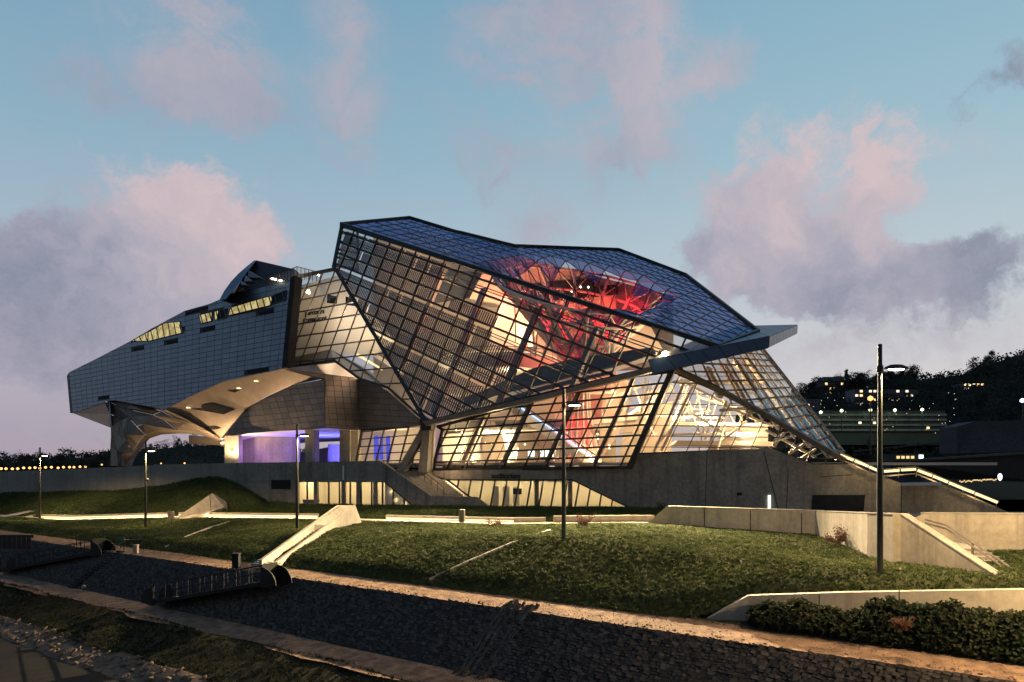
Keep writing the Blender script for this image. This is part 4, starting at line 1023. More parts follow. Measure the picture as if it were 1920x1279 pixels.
# glazed foyer left of the V column
FV = Pl((668, 866, 97), (780, 866, 91.5), (668, 806, 96.8))
latV = Lat([(0, 0), (6, 0), (0, 4), (6, 4)], [(679, 810), (818, 796), (665, 866), (800, 862)])
facade('glass_facade', FV, [(679, 807), (790, 797), (790, 886), (742, 886), (712, 868), (668, 868)], latV, .13, .2, .13, fr=.2)
plank('inner_wall', [(660, 800), (812, 790), (812, 886), (660, 886)], 101, .3, M['white'])
for x, w in ((701, 9), (712, 6), (724, 7)): plank('blue_lit_screen', [(x, 818), (x + w, 817), (x + w, 862), (x, 862)], 99.5, .1, M['screen_b'] if 'screen_b' in M else M.setdefault('screen_b', glow('screen_blue', (.12, .14, 1.0), .8)))
light('hall_lamp', 'POINT', P(745, 830, 96), 420, (1, .74, .40), museum, .3); light('hall_lamp', 'POINT', P(700, 855, 98), 180, (1, .74, .40), museum, .3)
# V column carrying the crystal
mb = MB(); top = [(788, 800), (808, 798)]
for poly, D, th in (([(790, 800), (803, 800), (756, 884), (742, 884)], 84.5, 1.6), ([(793, 798), (806, 798), (800, 886), (784, 886)], 84.4, 1.6)):
    plank('raking_column', poly, D, th, M['conc'])
plank('column_head', [(786, 786), (812, 786), (807, 806), (791, 808)], 83.6, 2.2, M['steel'])
plank('concrete_column', [(803, 800), (815, 798), (809, 884), (797, 884)], 86.6, 1, M['conc_pale'])

# ---- concrete podium
def onp(pl, poly, off=0.0): return [pl.at(x, y, off) for x, y in poly]
band = MB().prism(onp(pod_n, [(445, 868), (712, 864), (808, 930), (890, 932), (918, 952), (780, 952), (722, 903), (556, 903), (556, 958), (503, 958), (503, 901), (445, 905)], 3.4), pod_n.n * -.6).build('podium_wall', M['conc'], museum, label='concrete parapet band that steps down beside the stairs')
MB().prism(onp(pod_n, [(-300, 892), (0, 884.5), (210, 876), (330, 870.5), (445, 868), (445, 905), (503, 901), (503, 958), (430, 958), (-300, 962)], 3.35), pod_n.n * -.5).build('podium_wall', M['conc_dark'], museum)
MB().prism(onp(pod_n, [(509, 900), (545, 900), (545, 917), (509, 917)], 3.42), pod_n.n * .06).build('dark_panel', M['vent'], museum)
MB().prism(onp(pod_n, [(642.5, 873), (645, 873), (645, 901), (642.5, 901)], 3.43), pod_n.n * .04).build('wall_light_slot', M['white'], museum)
aud = MB().prism(onp(pod_n, [(812, 883), (1183, 876), (1178, 950), (1072, 898.5), (836, 899), (812, 890)]), pod_n.n * -.8).build('podium_wall', M['conc'], museum, label='concrete band lettered auditorium')
text('auditorium_lettering', 'auditorium', pod_n.at(948.5, 892.6, .03), .78, pod_n.n, M['ink'], museum, .035)
rw = MB().prism(onp(pod_r, [(1178, 877), (1197, 852), (1300, 847), (1443, 840), (1525, 871), (1596, 871), (1690, 906), (1761, 905), (1895, 962), (1895, 975), (1178, 965)]), pod_r.n * -1.0).build('podium_wall', M['conc'], museum, label='long dark concrete wall under the right glass faces')
for x0, y0, x1, y1 in ((1326, 842.5, 1322, 962), (1690, 906, 1690, 962), (1432, 846, 1460, 958), (1478, 880, 1474, 962), (1540, 894, 1600, 890)):
    mb = MB(); mb.bar(pod_r.at(x0, y0, .0), pod_r.at(x1, y1, .0), .06, .05, pod_r.n); mb.build('wall_joint', M['vent'], rw)
MB().prism(onp(pod_r, [(1523, 928), (1622, 928), (1619, 962), (1521, 962)], .01), pod_r.n * .05).build('dark_opening', M['vent'], rw)
MB().prism(onp(pod_r, [(1382, 924), (1391, 924), (1391, 929), (1382, 929)], .01), pod_r.n * .05).build('wall_vent', M['vent'], rw)
MB().bar(pod_r.at(1442.5, 929, .1), pod_r.at(1442.5, 953, .1), .22, .1, pod_r.n).build('light_bar', M['screen'], rw)
# ground-floor glazing: left room and auditorium foyer
def room(poly, off, n, lean, lab, y0, y1):
    lat = Lat([(0, 0), (n, 0), (0, 1), (n, 1)], [(poly[0][0], y0), (poly[1][0], y0), (poly[0][0] - lean, y1), (poly[1][0] - lean, y1)])
    class Q:
        n = pod_n.n
        @staticmethod
        def at(x, y, o=0.0): return pod_n.at(x, y, off + o)
    xs = [p[0] for p in poly]
    return facade('ground_floor_glazing', Q, poly[2:], lat, .14, .18, .1, fr=.14, lines=(True, False), label=lab, gl=-.02)
room([(556, 0), (778, 0), (556, 903), (722, 903), (778, 951), (556, 951)], 3.05, 11, 0, 'row of glowing ground-floor windows', 903, 950)
room([(838, 0), (1178, 0), (838, 899), (1072, 899), (1178, 951), (918, 951), (880, 931)], -.5, 15, 9, 'glowing auditorium windows', 898, 950)
MB().prism(onp(pod_n, [(722, 902), (780, 952), (722, 952)], 2.66), pod_n.n * -.05).build('room_back_wall', M['white'], museum)
for x, y in ((732, 922), (742, 938), (757, 944)): light('room_light', 'POINT', pod_n.at(x, y, 2.86), 5, (1, .78, .38), museum, .05)  # added lights between plate and glazing, so the sloping end panes glow
for (x0, x1, o) in ((556, 726, 3.0), (830, 1185, -.9)):
    a, b = pod_n.at(x0, 900, o), pod_n.at(x1, 900, o); inn = -pod_n.n * 5.5
    for nm, z0_, z1_, p, q in (('room_back_wall', -4.75, -1.2, a + inn, b + inn),):
        MB().prism([Vector((p.x, p.y, z0_)), Vector((q.x, q.y, z0_)), Vector((q.x, q.y, z1_)), Vector((p.x, p.y, z1_))], inn.normalized() * .2).build(nm, M['white'], museum)
    slab('room_floor', [Vector((v.x, v.y, -4.62)) for v in (a, b, b + inn, a + inn)], .1, M['floor_in'])
    slab('room_ceiling', [Vector((v.x, v.y, -1.55)) for v in (a + pod_n.n * -.4, b + pod_n.n * -.4, b + inn, a + inn)], .1, M['white'])
    for e in ((a,) if x1 < 800 else (a, b)): MB().prism([Vector((e.x, e.y, -4.7)), Vector((e.x + inn.x, e.y + inn.y, -4.7)), Vector((e.x + inn.x, e.y + inn.y, -1.5)), Vector((e.x, e.y, -1.5))], (.1, 0, 0)).build('room_side_wall', M['white'], museum)
    nl = 4 if x1 < 800 else 6
    for k in range(nl):
        q = a.lerp(b, (k + .5) / nl) + inn * .45; light('room_light', 'POINT', (q.x, q.y, -1.9), 270, (1, .78, .38), museum, .25)
for x in (588, 640, 668, 700): plank('room_column', [(x, 900), (x + 7, 900), (x + 7, 948), (x, 948)], 88.5 - (x - 560) * .02, .4, M['conc'])
for x in (1002, 1065): plank('room_column', [(x, 898), (x + 8, 898), (x + 8, 950), (x, 950)], 85 - (x - 900) * .02, .4, M['conc'])
for x in (923, 943, 962): plank('entrance_door', [(x, 912), (x + 12, 912), (x + 12, 950), (x, 950)], 85.5, .12, M['white'])
plank('notice_board', [(962, 916), (978, 916), (978, 927), (962, 927)], 84.6, .1, M['vent'])
plank('room_bench', [(567, 937), (597, 937), (595, 944), (569, 944)], 88, .5, M['grey_in'])
# stairs
s_top0, s_top1, s_bot0, s_bot1 = pod_n.at(748, 883, 2.6), pod_n.at(806, 884, -.4), pod_n.at(806, 930.5, 2.6), pod_n.at(868, 931, -.2)
NSt = 15; stairs = None
for k in range(NSt):
    k0, k1 = k / NSt, (k + 1) / NSt
    a, b, c, d = s_top0.lerp(s_bot0, k0), s_top1.lerp(s_bot1, k0), s_top1.lerp(s_bot1, k1), s_top0.lerp(s_bot0, k1)
    z = a.z + (d.z - a.z) * 1.0
    mb = MB(); mb.prism([Vector((v.x, v.y, s_top0.z + (s_bot0.z - s_top0.z) * k0)) for v in (a, b, c, d)], (0, 0, -(s_top0.z - s_bot0.z) / NSt - .25))
    if stairs is None: stairs = mb.build('stairs', M['conc_pale'], museum, label='concrete stairs down from the foyer')
    else: mb.build('step', M['conc_pale'], stairs)
hr = MB(); ha, hb = s_top0.lerp(s_top1, .42), s_bot0.lerp(s_bot1, .42); upv = Vector((0, 0, 1.0)); hr.tube([ha + upv, hb + upv], .04, 6); hr.tube([ha + upv * .55, hb + upv * .55], .025, 6)
for k in range(6): q = ha.lerp(hb, k / 5); hr.tube([q, q + upv], .035, 6)
hr.build('handrail', M['steel'], stairs)
light('stair_fill', 'POINT', P(838, 868, 83.6), 300, (1, .70, .42), museum, .3)  # added fill light, stands in for the foyer glow on the steps
# write out panes and panels: the 300 of each that show largest singly, the rest as one piece of the same kind
for kind, lst in PIECES.items():
    lst.sort(key=lambda q: -q[0]); rest = MB(); mats = []
    for k, (A, pts, off, par, mat) in enumerate(lst):
        if kind == 'pane': nv = off.normalized(); pts = [q + nv * rn.uniform(-.018, .018) for q in pts]     # no pane sits perfectly flush
        if k < 300: MB().prism(pts, off).build(kind, mat, par)
        else:
            if mat not in mats: mats.append(mat)
            rest.cm = mats.index(mat); rest.prism(pts, off)
    if rest.v: rest.build(kind, mats, museum, kind='stuff')

# ------------------------------------------------------------------ walls, stairs and chutes of the grounds
def gz(px, py, D): return P(px, py, D)
def wall_run(name, plan, tops, zbot, th, mat, label, cat='wall', coping=None):
    """wall along plan points with a top height at each one"""
    o = None; root = thing(name, (*plan[0], zbot), label, cat)
    for (a, za), (b, zb) in zip(list(zip(plan, tops)), list(zip(plan, tops))[1:]):
        A = Vector((*a, 0)); B = Vector((*b, 0)); nn = (B - A).cross(Vector((0, 0, 1))).normalized(); nn = nn if nn.y > 0 else -nn
        MB().prism([Vector((*a, zbot)), Vector((*b, zbot)), Vector((*b, zb)), Vector((*a, za))], nn * th).build('wall_section', mat, root)
        if coping: MB().bar(Vector((*a, za + .03)) + nn * th / 2, Vector((*b, zb + .03)) + nn * th / 2, th + .05, .06).build('coping', coping, root)
    return root
w1p = [(10.4, 58.0), (11.9, 57.2), (20.0, 48.2), (17.8, 36.6), (17.75, 34.1), (18.7, 28.0)]
w1z = [(YH - y) / F * p[1] for y, p in zip((985, 950, 959, 963, 965, 1099), w1p)]
W1 = wall_run('retaining_wall', w1p, w1z, -5.4, .35, M['conc_pale'], 'long pale concrete retaining wall along the top of the lawn, dropping beside the steps', coping=M['conc_pale'])
w2p = [(21.2, 38.4), (30.5, 38.0)]
for x, k0 in ((1330, 952), (1420, 955), (1510, 958), (1590, 961)):     # formwork joints
    a_ = (x - 1250) / 293; pq = Vector((*w1p[1], 0)).lerp(Vector((*w1p[2], 0)), a_) if x < 1543 else Vector((*w1p[2], 0)).lerp(Vector((*w1p[3], 0)), (x - 1543) / 97)
    MB().box((pq.x - .02, pq.y - .03, -5.2), (pq.x + .02, pq.y + .02, -3.05)).build('wall_joint', M['vent'], W1)
W2 = wall_run('retaining_wall', w2p, [-2.42, -2.45], -6.5, .35, M['conc_pale'], 'bright yellow-lit concrete wall behind the handrail at the right edge', coping=M['conc_pale'])
W2b = MB().prism([Vector((21.2, 38.4, -6.5)), Vector((19.0, 36.8, -6.5)), Vector((19.0, 36.8, -2.9)), Vector((21.2, 38.4, -2.42))], (.2, .3, 0)).build('wall_section', M['conc_pale'], W2)
lw = [(8.3, 31.75), (9.9, 31.3), (13.2, 29.6), (20.5, 26.0), (24, 24.2)]
lwz = [(YH - y) / F * p[1] for y, p in zip((1160, 1117, 1111, 1103, 1098), lw)]
W3 = wall_run('low_wall', lw, lwz, -6.8, .35, M['conc_pale'], 'low pale concrete wall behind the dark hedge at the lower right')
for x, y in ((1536, 1140), (1686, 1130)):
    k = (x - 1536) / 150; D = 29.6 - k * 2.3; MB().bar(P(x, y - 28 + 2, D - .02), P(x, y + 40, D - .02), .03, .03).build('wall_joint', M['vent'], W3)
# handrail and steps between the two walls
hrr = thing('stair_handrail', P(1780, 1010, 36.5), 'steel handrail climbing the steps in front of the yellow-lit wall', 'handrail')
h0, h1, h2 = P(1735, 974, 35.8), P(1775, 985, 34.6), P(1960, 1108, 28.6)
for dz in (0, -.17): MB().tube([h0 + Vector((0, 0, dz)), h1 + Vector((0, 0, dz)), h2 + Vector((0, 0, dz))], .045, 7).build('rail', M['steel_warm'], hrr)
for k in (.3, .62, .95):
    q = h1.lerp(h2, k); MB().bar(q, q - Vector((0, 0, .95)), .12, .05, Vector((1, 0, 0))).build('post', M['steel_warm'], hrr)
sroot = None
for k in range(16):
    t = k / 15; q = Vector((18.35 + .75 * t, 34.6 - 6.4 * t, -3.75 - 2.0 * t))
    mb = MB(); mb.box((q.x, q.y - .45, q.z - .5), (q.x + 3.3, q.y, q.z))
    if sroot is None:
        sroot = tag(mb.build('garden_steps', M['conc_pale']), 'concrete steps going down between the two right-hand walls', 'steps')
    else: mb.build('step', M['conc_pale'], sroot)
MB().box((17.9, 34.6, -4.25), (22, 38.6, -3.75)).build('landing', M['conc_pale'], sroot)

# stepped concrete chute crossing the lawn
def flat(px, py, z): D = z * F / (YH - py); return P(px, py, D)
ch = thing('concrete_chute', P(560, 1010, 54), 'pale concrete stair chute with solid side walls running down the lawn', 'chute')
dn = Vector((0, 0, -1))
f0, f2 = foot(678, 979, .975), foot(521, 1058, .975)
cpl = wall_plane(f0.xy, f2.xy); cof = Vector((-.9, .95, 0))
tr_, br = cpl.at(666, 947), cpl.at(519, 1054)
cpl2 = wall_plane((f0 + cof).xy, (f2 + cof).xy); tl, bl = cpl2.at(632, 947), cpl2.at(487, 1049)
mr = tr_.lerp(br, .46); ml = tl.lerp(bl, .46)
MB().prism([tr_, cpl.at(678, 979), f0 + dn * 1.2, f2 + dn * .9, br], (-.22, .24, 0)).build('side_wall', M['conc_pale'], ch)
MB().prism([tl, bl, bl + dn * 1.2, ml + dn * 2.6, tl + dn * 3.5], (.22, -.24, 0)).build('side_wall', M['conc_pale'], ch)
t1, t2 = tl.lerp(bl, .40), tr_.lerp(br, .40)
MB().prism([tl + Vector((.2, 0, -.02)), tr_ + Vector((-.2, 0, -.02)), t2 + Vector((-.25, 0, -.05)), t1 + Vector((.2, 0, -.05))], (0, 0, -.6)).build('landing', M['conc_pale'], ch)
for k in range(16):
    t0 = .42 + .58 * k / 16; a = tl.lerp(bl, t0) + Vector((.2, 0, -.62)); b = tr_.lerp(br, t0) + Vector((-.25, 0, -.62))
    MB().bar(a, b, .55, .26).build('step', M['conc_pale'], ch)
for k in range(3):
    a = P(486 - k * 5, 1051 + k * 3.2, f2.y + .9 - k * .45); b = P(522 - k * 3, 1057 + k * 3.2, f2.y - .1 - k * .45); MB().bar(a, b, .4, .14).build('step', M['conc_pale'], ch)
wa, wc, wd_ = foot(327, 973, .99), foot(421, 951, .985), foot(356, 972, .985)
wb_ = P(398, 924.5, wc.y - .3)
wd = thing('concrete_wedge', wa, 'pale concrete wedge rising out of the grass mound', 'wedge')
MB().prism([wa, wb_, wc, wd_], (.3, 2.6, -.9)).build('wedge_body', M['conc_pale'], wd)
MB().bar(wb_.lerp(wa, .06) + Vector((0, -.03, -.05)), wd_.lerp(wc, .6) + Vector((0, -.05, .1)), .05, .04).build('wall_joint', M['vent'], wd)
# pale edging lines that cross the lawns
for pts_ in ([(805, 1091), (880, 1056), (960, 1022), (1032, 997)], [(310, 1029), (350, 1009), (395, 991), (430, 981)]):
    mb = MB(); pp = [foot(x, y) + Vector((0, 0, .10)) for x, y in pts_]
    for a, b in zip(pp, pp[1:]):
        n_ = 6
        for k in range(n_): mb.bar(a.lerp(b, (k + .04) / n_), a.lerp(b, (k + .96) / n_), .13, .16)
    mb.build('stone_edging', M['conc_pale'], kind='structure')
# low kerb walls along the promenade with light lines tucked under them
def kerb(label, pts, h, th, ledpts=None, n=18):
    root = thing('promenade_kerb', pts[0] - Vector((0, 0, h)), label, 'kerb wall', 'low kerb walls along the promenade')
    for a, b in zip(pts, pts[1:]): MB().bar(a - Vector((0, 0, h / 2)), b - Vector((0, 0, h / 2)), th, h).build('wall_section', M['conc_pale'], root)
    for a, b in (ledpts or []):
        f = Vector((0, -1, 0)) * (th / 2 + .04); MB().bar(a + f - Vector((0, 0, h * .62)), b + f - Vector((0, 0, h * .62)), .07, .12).build('light_line', M['led_path'], root); strip_light('kerb_light', a + f * 1.6 - Vector((0, 0, h * .62)), b + f * 1.6 - Vector((0, 0, h * .62)), 55 * (b - a).length, (1, .74, .36), root, (0, -1, -.5))
    return root
def prom(px, off=2.9, dz=.42):
    a = A_at(px); d = Vector((a.x, a.y, 0)).normalized(); return a + d * off + Vector((0, 0, dz))
pk = [prom(x) for x in (80, 130, 190, 260, 325)]
kerb('long kerb wall with a light line beneath, left of the concrete wedge', pk, .42, .35, list(zip(pk, pk[1:])))
pk = [prom(x) for x in (336, 400, 470, 540, 600)]
kerb('kerb wall with a light line beneath, between wedge and chute', pk, .42, .35, list(zip(pk, pk[1:])))
pk = [prom(x) for x in (728, 800, 862)]
kerb('kerb wall with a light line beneath, right of the chute', pk, .42, .35, list(zip(pk, pk[1:])))
pk = [prom(x) for x in (872, 920, 965, 1030)]
kerb('kerb wall with a light line ending halfway, behind the lawn', pk, .42, .35, list(zip(pk, pk[1:]))[:2])
pk = [prom(x, 2.6, .55) for x in (1036, 1100, 1190, 1230)]
kerb('unlit taller kerb wall near the long retaining wall', pk, .55, .4)
# worn side paths on the left slope
for pl_ in ([(0, 970), (60, 958), (98, 958), (130, 946)], [(0, 980), (70, 966)], [(0, 992), (60, 975), (90, 966)]):
    mb = MB()
    for (x0, y0), (x1, y1) in zip(pl_, pl_[1:]):
        mb.bar(P(x0, y0, 88 + (985 - y0) * .25), P(x1, y1, 88 + (985 - y1) * .25), .8, .06, Vector((0, -.3, 1)))
    mb.build('footpath', M['prom'], kind='structure')

# ------------------------------------------------------------------ street lamps
LG = 'lamp posts along the promenade'
def make_lamp(label, loc, H, power=2800):
    o = thing('street_lamp', loc, label, 'lamp post', LG)
    s = H / 9.0
    def V(z): return Vector(loc) + Vector((0, 0, z * s))
    MB().lathe([(.16, -.25), (.16, .05), (.125, .1), (.12, 4.6)], 14, loc).build('pole', M['post'], o)
    MB().lathe([(.095, 4.6), (.085, 9.0 * s - 0), (.05, 9.02 * s)], 12, loc).build('mast', M['post'], o)
    hz = 8.05 * s
    MB().lathe([(.12, hz - .12), (.13, hz), (.12, hz + .12)], 12, loc).build('collar', M['post'], o, True)
    c = V(8.08) + Vector((.62, -.1, 0))
    mb = MB(); prof = [(.02, .16), (.22, .14), (.40, .05), (.46, -.03)]
    mb.lathe(prof[::-1], 16)
    mb.v = [(x * 1.15, y * .62, z) for x, y, z in mb.v]
    mb.v = [(x + c.x, y + c.y, z + c.z) for x, y, z in mb.v]; hd = mb.build('lamp_head', M['post'], o, True)
    mb = MB(); mb.lathe([(.27, -.085), (.31, -.04)], 16); mb.v = [(x * 1.1 + c.x, y * .6 + c.y, z + c.z) for x, y, z in mb.v]; mb.build('lens', M['lens'], hd)
    light('lamp_light', 'SPOT', c + Vector((0, 0, -.14)), power, (1, .70, .35), o, .18, aim=(0, 0, -1), angle=R(166), blend=.35)
    return o
lamps = [('nearest lamp post, standing tall in front of the pale retaining wall', 1650, 1086, 31.0), ('lamp post on the lawn in front of the lettered auditorium entrance', 1057, 1022, 43), ('lamp post in front of the blue-lit entrance beside the chute', 557, 1002, 61),
         ('lamp post left of the concrete wedge in front of the flared leg', 273, 1000, 73), ('farthest lamp post, at the left edge by the side paths', 75, 984, 87)]
for lb, px, py, D in lamps:
    q = P(px, py, D); make_lamp(lb, (q.x, q.y, q.z), 440 * D / 1400 if px > 1600 else 9.0, 9000 if px > 1600 else (1500 if px > 900 else 6500))
make_lamp('lamp post just beyond the right edge beside the steps', (27.0, 31.5, -4.6), 9.0, 12000)
make_lamp('lamp post just beyond the right edge on the gravel path', (18.6, 21.2, -6.5), 6.5, 9000)
# small camera box on the left lamp
q = P(277, 899, 72.8); tag(MB().lathe([(.05, -.18), (.15, -.14), (.15, .06), (.05, .12)], 10, q).build('camera_dome', M['post']), 'small dark camera dome on the lamp post left of the wedge', 'camera')

# ------------------------------------------------------------------ bins, posts, gangways, bank stairs
def bin_(label, px, py, D, r, h, mat, grp=None):
    q = P(px, py, D); o = thing('litter_bin', q, label, 'bin', grp)
    MB().lathe([(r, -.05), (r, h * .92), (r * 1.08, h * .93), (r * 1.08, h), (r * .8, h), (r * .78, h * .7)], 14, q).build('bin_body', M[mat], o)
    mb = MB()
    for k in range(8):
        a = k * math.pi / 4; mb.bar(q + Vector((r * 1.02 * math.cos(a), r * 1.02 * math.sin(a), .05)), q + Vector((r * 1.02 * math.cos(a), r * 1.02 * math.sin(a), h * .9)), .04, .03)
    mb.build('bin_rib', M['steel_warm'], o); return o
bin_('round metal litter bin by the light line below the wedge', 320, 976, 76, .28, .95, 'steel_warm', 'litter bins on the promenade')
bin_('round metal litter bin between the kerb walls under the glass face', 866, 978, 59.5, .24, .95, 'steel_warm', 'litter bins on the promenade')
def box_thing(name, label, cat, px, py, D, w, d, h, mat, extra=None):
    q = P(px, py, D); o = thing(name, q, label, cat)
    mb = MB(); mb.box((q.x - w / 2, q.y - d / 2, q.z - .1), (q.x + w / 2, q.y + d / 2, q.z + h * .9)); mb.build('body', M[mat], o)
    mb = MB(); mb.box((q.x - w * .56, q.y - d * .56, q.z + h * .9), (q.x + w * .56, q.y + d * .56, q.z + h)); mb.build('lid', M[mat], o); return o
box_thing('litter_bin', 'black square litter bin on the gravel path left of the chute', 'bin', 443, 1066, 48.5, .42, .42, 1.0, 'vent')
box_thing('utility_box', 'pale utility box on the gravel path by the bank stairs', 'utility box', 255, 1035, 56.5, .3, .3, .55, 'conc_pale')
q = P(157, 1124, 53.5); o = thing('marker_post', q, 'short post with a pale round head on the lower path', 'post')
MB().tube([q - Vector((0, 0, .1)), q + Vector((0, 0, .8))], .035, 7).build('stem', M['steel'], o); MB().lathe([(.05, .78), (.15, .85), (.15, .98), (.05, 1.05)], 12, q).build('head', M['conc'], o)
def on_bank(s, t):       # height of the stone bank
    k = (t - 24.7) / (27.72 - 24.7); k = min(1, max(0, k)); return -8.95 + k * 2.33
def gangway(label, sA, sB, tA, tB, zA, zB, plates=True):
    """steel walkway down the bank with curved cheek plates"""
    a, b = ST(sA, tA, zA), ST(sB, tB, zB); o = thing('gangway', (a + b) / 2, label, 'gangway')
    MB().bar(a, b, 1.3, .22).build('deck', M['dark_iron'], o)
    side = (b - a).cross(Vector((0, 0, 1))).normalized() * .62
    for sg in (-1, 1):
        off = side * sg; up = Vector((0, 0, 1))
        MB().tube([a + off + up * 1.05, b + off + up * 1.05], .03, 6).build('top_rail', M['dark_iron'], o)
        MB().tube([a + off + up * .62, b + off + up * .62], .022, 5).build('mid_rail', M['dark_iron'], o)
        n = 9
        for k in range(n + 1):
            q = a.lerp(b, k / n) + off; MB().bar(q, q + up * 1.05, .04, .04, Vector((1, 0, 0))).build('baluster', M['dark_iron'], o)
    if plates:
        for e, dirn in ((a, (a - b).normalized()), (b, (b - a).normalized())):
            for sg in (-1, 1):
                base = e + side * sg * 1.05; h = Vector((dirn.x, dirn.y, 0)).normalized()
                prof = [base + Vector((0, 0, -.25))] + [base + h * (1.15 * math.sin(t)) + Vector((0, 0, 1.0 * math.cos(t) - .05)) for t in [k * math.pi / 16 for k in range(9)]]
                pl_ = MB().prism(prof, side.normalized() * .06).build('cheek_plate', M['dark_iron'], o)
                for w in (.45, .8): MB().lathe([(.02, -.02), (.06, 0), (.02, .02)], 8, base + h * w + Vector((0, 0, .45)) - side.normalized() * .03).build('bolt', M['conc_pale'], pl_)
            mb = MB(); mb.prism([e - side * 1.0 + Vector((0, 0, -.2)), e + side * 1.0 + Vector((0, 0, -.2)), e + side * 1.0 + Vector((0, 0, 1.1)), e - side * 1.0 + Vector((0, 0, 1.1))], Vector((dirn.x, dirn.y, 0)).normalized() * .05) if dirn.z > 0 else None
            if mb and mb.v: mb.build('end_gate', M['dark_iron'], o)
    return o
def st_px(px, py, z): D = z * F / (YH - py); v = P(px, py, D); return st_of(v.x, v.y)
s1, t1 = st_px(305, 1128, -8.6); s2, t2 = st_px(505, 1088, -6.65)
gangway('dark steel gangway with railings and rounded cheek plates down the stone bank', s1, s2, t1, t2, -8.55, -6.75)
s1, t1 = st_px(15, 1068, -8.6); s2, t2 = st_px(185, 1034, -6.65)
gangway('farther dark steel gangway at the left, below the lamp post', s1, s2, t1, t2, -8.6, -6.75)
for x in (147, 192):         # tall hoop frames
    q = P(x, 1034 if x > 150 else 1036, 62); o = thing('hoop_frame', q, 'tall thin metal hoop beside the left gangway, %s' % ('above its upper cheek plate' if x > 150 else 'halfway along its railing'), 'hoop')
    MB().tube([q + Vector((-.15, 0, -.2)), q + Vector((-.15, 0, 1.75)), q + Vector((-.08, 0, 1.95)), q + Vector((.08, 0, 1.95)), q + Vector((.15, 0, 1.75)), q + Vector((.15, 0, -.2))], .03, 6).build('hoop', M['steel'], o)
    MB().bar(q + Vector((-.15, 0, 1.0)), q + Vector((.15, 0, 1.0)), .03, .03).build('crossbar', M['steel'], o)
q = P(30, 1030, 62); o = thing('barrier_panel', q, 'dark slatted barrier panel at the left edge of the gravel path', 'barrier')
for k in range(7): MB().box((q.x - 1.5 + k * .4, q.y - .03, q.z), (q.x - 1.15 + k * .4, q.y + .03, q.z + 1.15)).build('slat', M['steel'], o)
MB().box((q.x - 1.6, q.y + .04, q.z + .95), (q.x + 1.4, q.y + .1, q.z + 1.2)).build('rail', M['steel'], o)
q = P(226, 1012, 60); o = thing('information_sign', q, 'small green sign on a post beside the bank stairs', 'sign')
MB().tube([q + Vector((0, 0, -1.2)), q + Vector((0, 0, .2))], .03, 6).build('stem', M['steel'], o); MB().box((q.x - .3, q.y - .05, q.z - .1), (q.x + .3, q.y - .01, q.z + .25)).build('board', solid('green_sign', (.03, .09, .07), .5), o)
# stairs down the bank
o = None
for k in range(16):
    t = k / 15; sS, tS = st_px(222, 1036, -6.6); q = ST(sS + .4 * t, 27.9 - 3.3 * t, -6.58 - 2.34 * t)
    mb = MB(); mb.bar(q - US * .45, q + US * .45, .24, .2)
    if o is None: o = tag(mb.build('bank_stairs', M['basalt']), 'narrow dark stairs cut into the stone bank with a thin rail', 'stairs')
    else: mb.build('step', M['basalt'], o)
mb = MB(); q0 = ST(sS - .6, 27.9, -6.58); q1 = ST(sS - .2, 24.6, -8.92); up = Vector((0, 0, .95)); mb.tube([q0 - UT * -1.5 + up, q0 + up, q1 + up], .03, 6)
for k in range(5): q = q0.lerp(q1, k / 4); mb.tube([q, q + up], .03, 6)
mb.tube([q0 + UT * 1.5, q0 + UT * 1.5 + up], .03, 6); mb.build('handrail', M['steel'], o)
# rough stone spillway down the bank
rs = random.Random(5); mb = MB(); sA, tA = st_px(985, 1140, -6.6)
for k in range(300):
    t = rs.random(); w = rs.choice((-.75, -.45, .1, .45, .7)) + rs.uniform(-.08, .08) * (1 - .15 * t); q = ST(sA + .2 + w, 28.4 - 4.2 * t, on_bank(0, 28.4 - 4.2 * t) + .0)
    l = rs.uniform(.12, .38); dr = (UT * -.78 + Vector((0, 0, -.6)) + US * rs.uniform(-.04, .04)).normalized()
    mb.bar(q - dr * l, q + dr * l, rs.uniform(.05, .13), rs.uniform(.05, .14), Vector((rs.uniform(-.3, .3), rs.uniform(-.3, .3), 1)))
mb.build('stone_spillway', M['stone'], kind='stuff')

# ------------------------------------------------------------------ light ramp at the right
lr = thing('lit_ramp_railing', P(1690, 895, 68), 'railing with a glowing light line along the top of the dark concrete wall', 'railing')
rp = [(1570, 849), (1652, 887), (1656, 884), (1716, 879), (1722, 881), (1872, 944)]
def rD(px): return 73.5 - (px - 1570) / 302 * 3.0
segs = [((1575, 853), (1600, 863)), ((1603, 864), (1628, 874.5)), ((1630, 875.5), (1651, 884.5)), ((1658, 884), (1686, 882)), ((1690, 881.5), (1717, 880)), ((1721, 882), (1747, 892)), ((1750, 893), (1777, 904)), ((1780, 905.5), (1803, 915)), ((1804, 915.5), (1826, 924)), ((1829, 925.5), (1870, 942))]
for a, b in segs: MB().bar(P(*a, rD(a[0])), P(*b, rD(b[0])), .22, .24).build('light_tube', M['led'], lr)
for (a, b), mtl in zip(zip(rp, rp[1:]), ['steel_warm'] * 5):
    A, B = P(*a, rD(a[0]) + .3), P(*b, rD(b[0]) + .3); u = Vector((0, 0, .18)); MB().bar(A + u, B + u, .3, .1).build('top_rail', M[mtl], lr); MB().bar(A - u * 2.6, B - u * 2.6, .15, .12).build('lower_rail', M[mtl], lr)
for px in (1580, 1605, 1630, 1650, 1685, 1718, 1748, 1778, 1805, 1828, 1868):
    for (a, b) in zip(rp, rp[1:]):
        if a[0] <= px <= b[0]:
            y = a[1] + (b[1] - a[1]) * (px - a[0]) / (b[0] - a[0]); q = P(px, y, rD(px) + .2); MB().bar(q, q - Vector((0, 0, .8)), .04, .04, Vector((1, 0, 0))).build('baluster', M['steel_warm'], lr); break
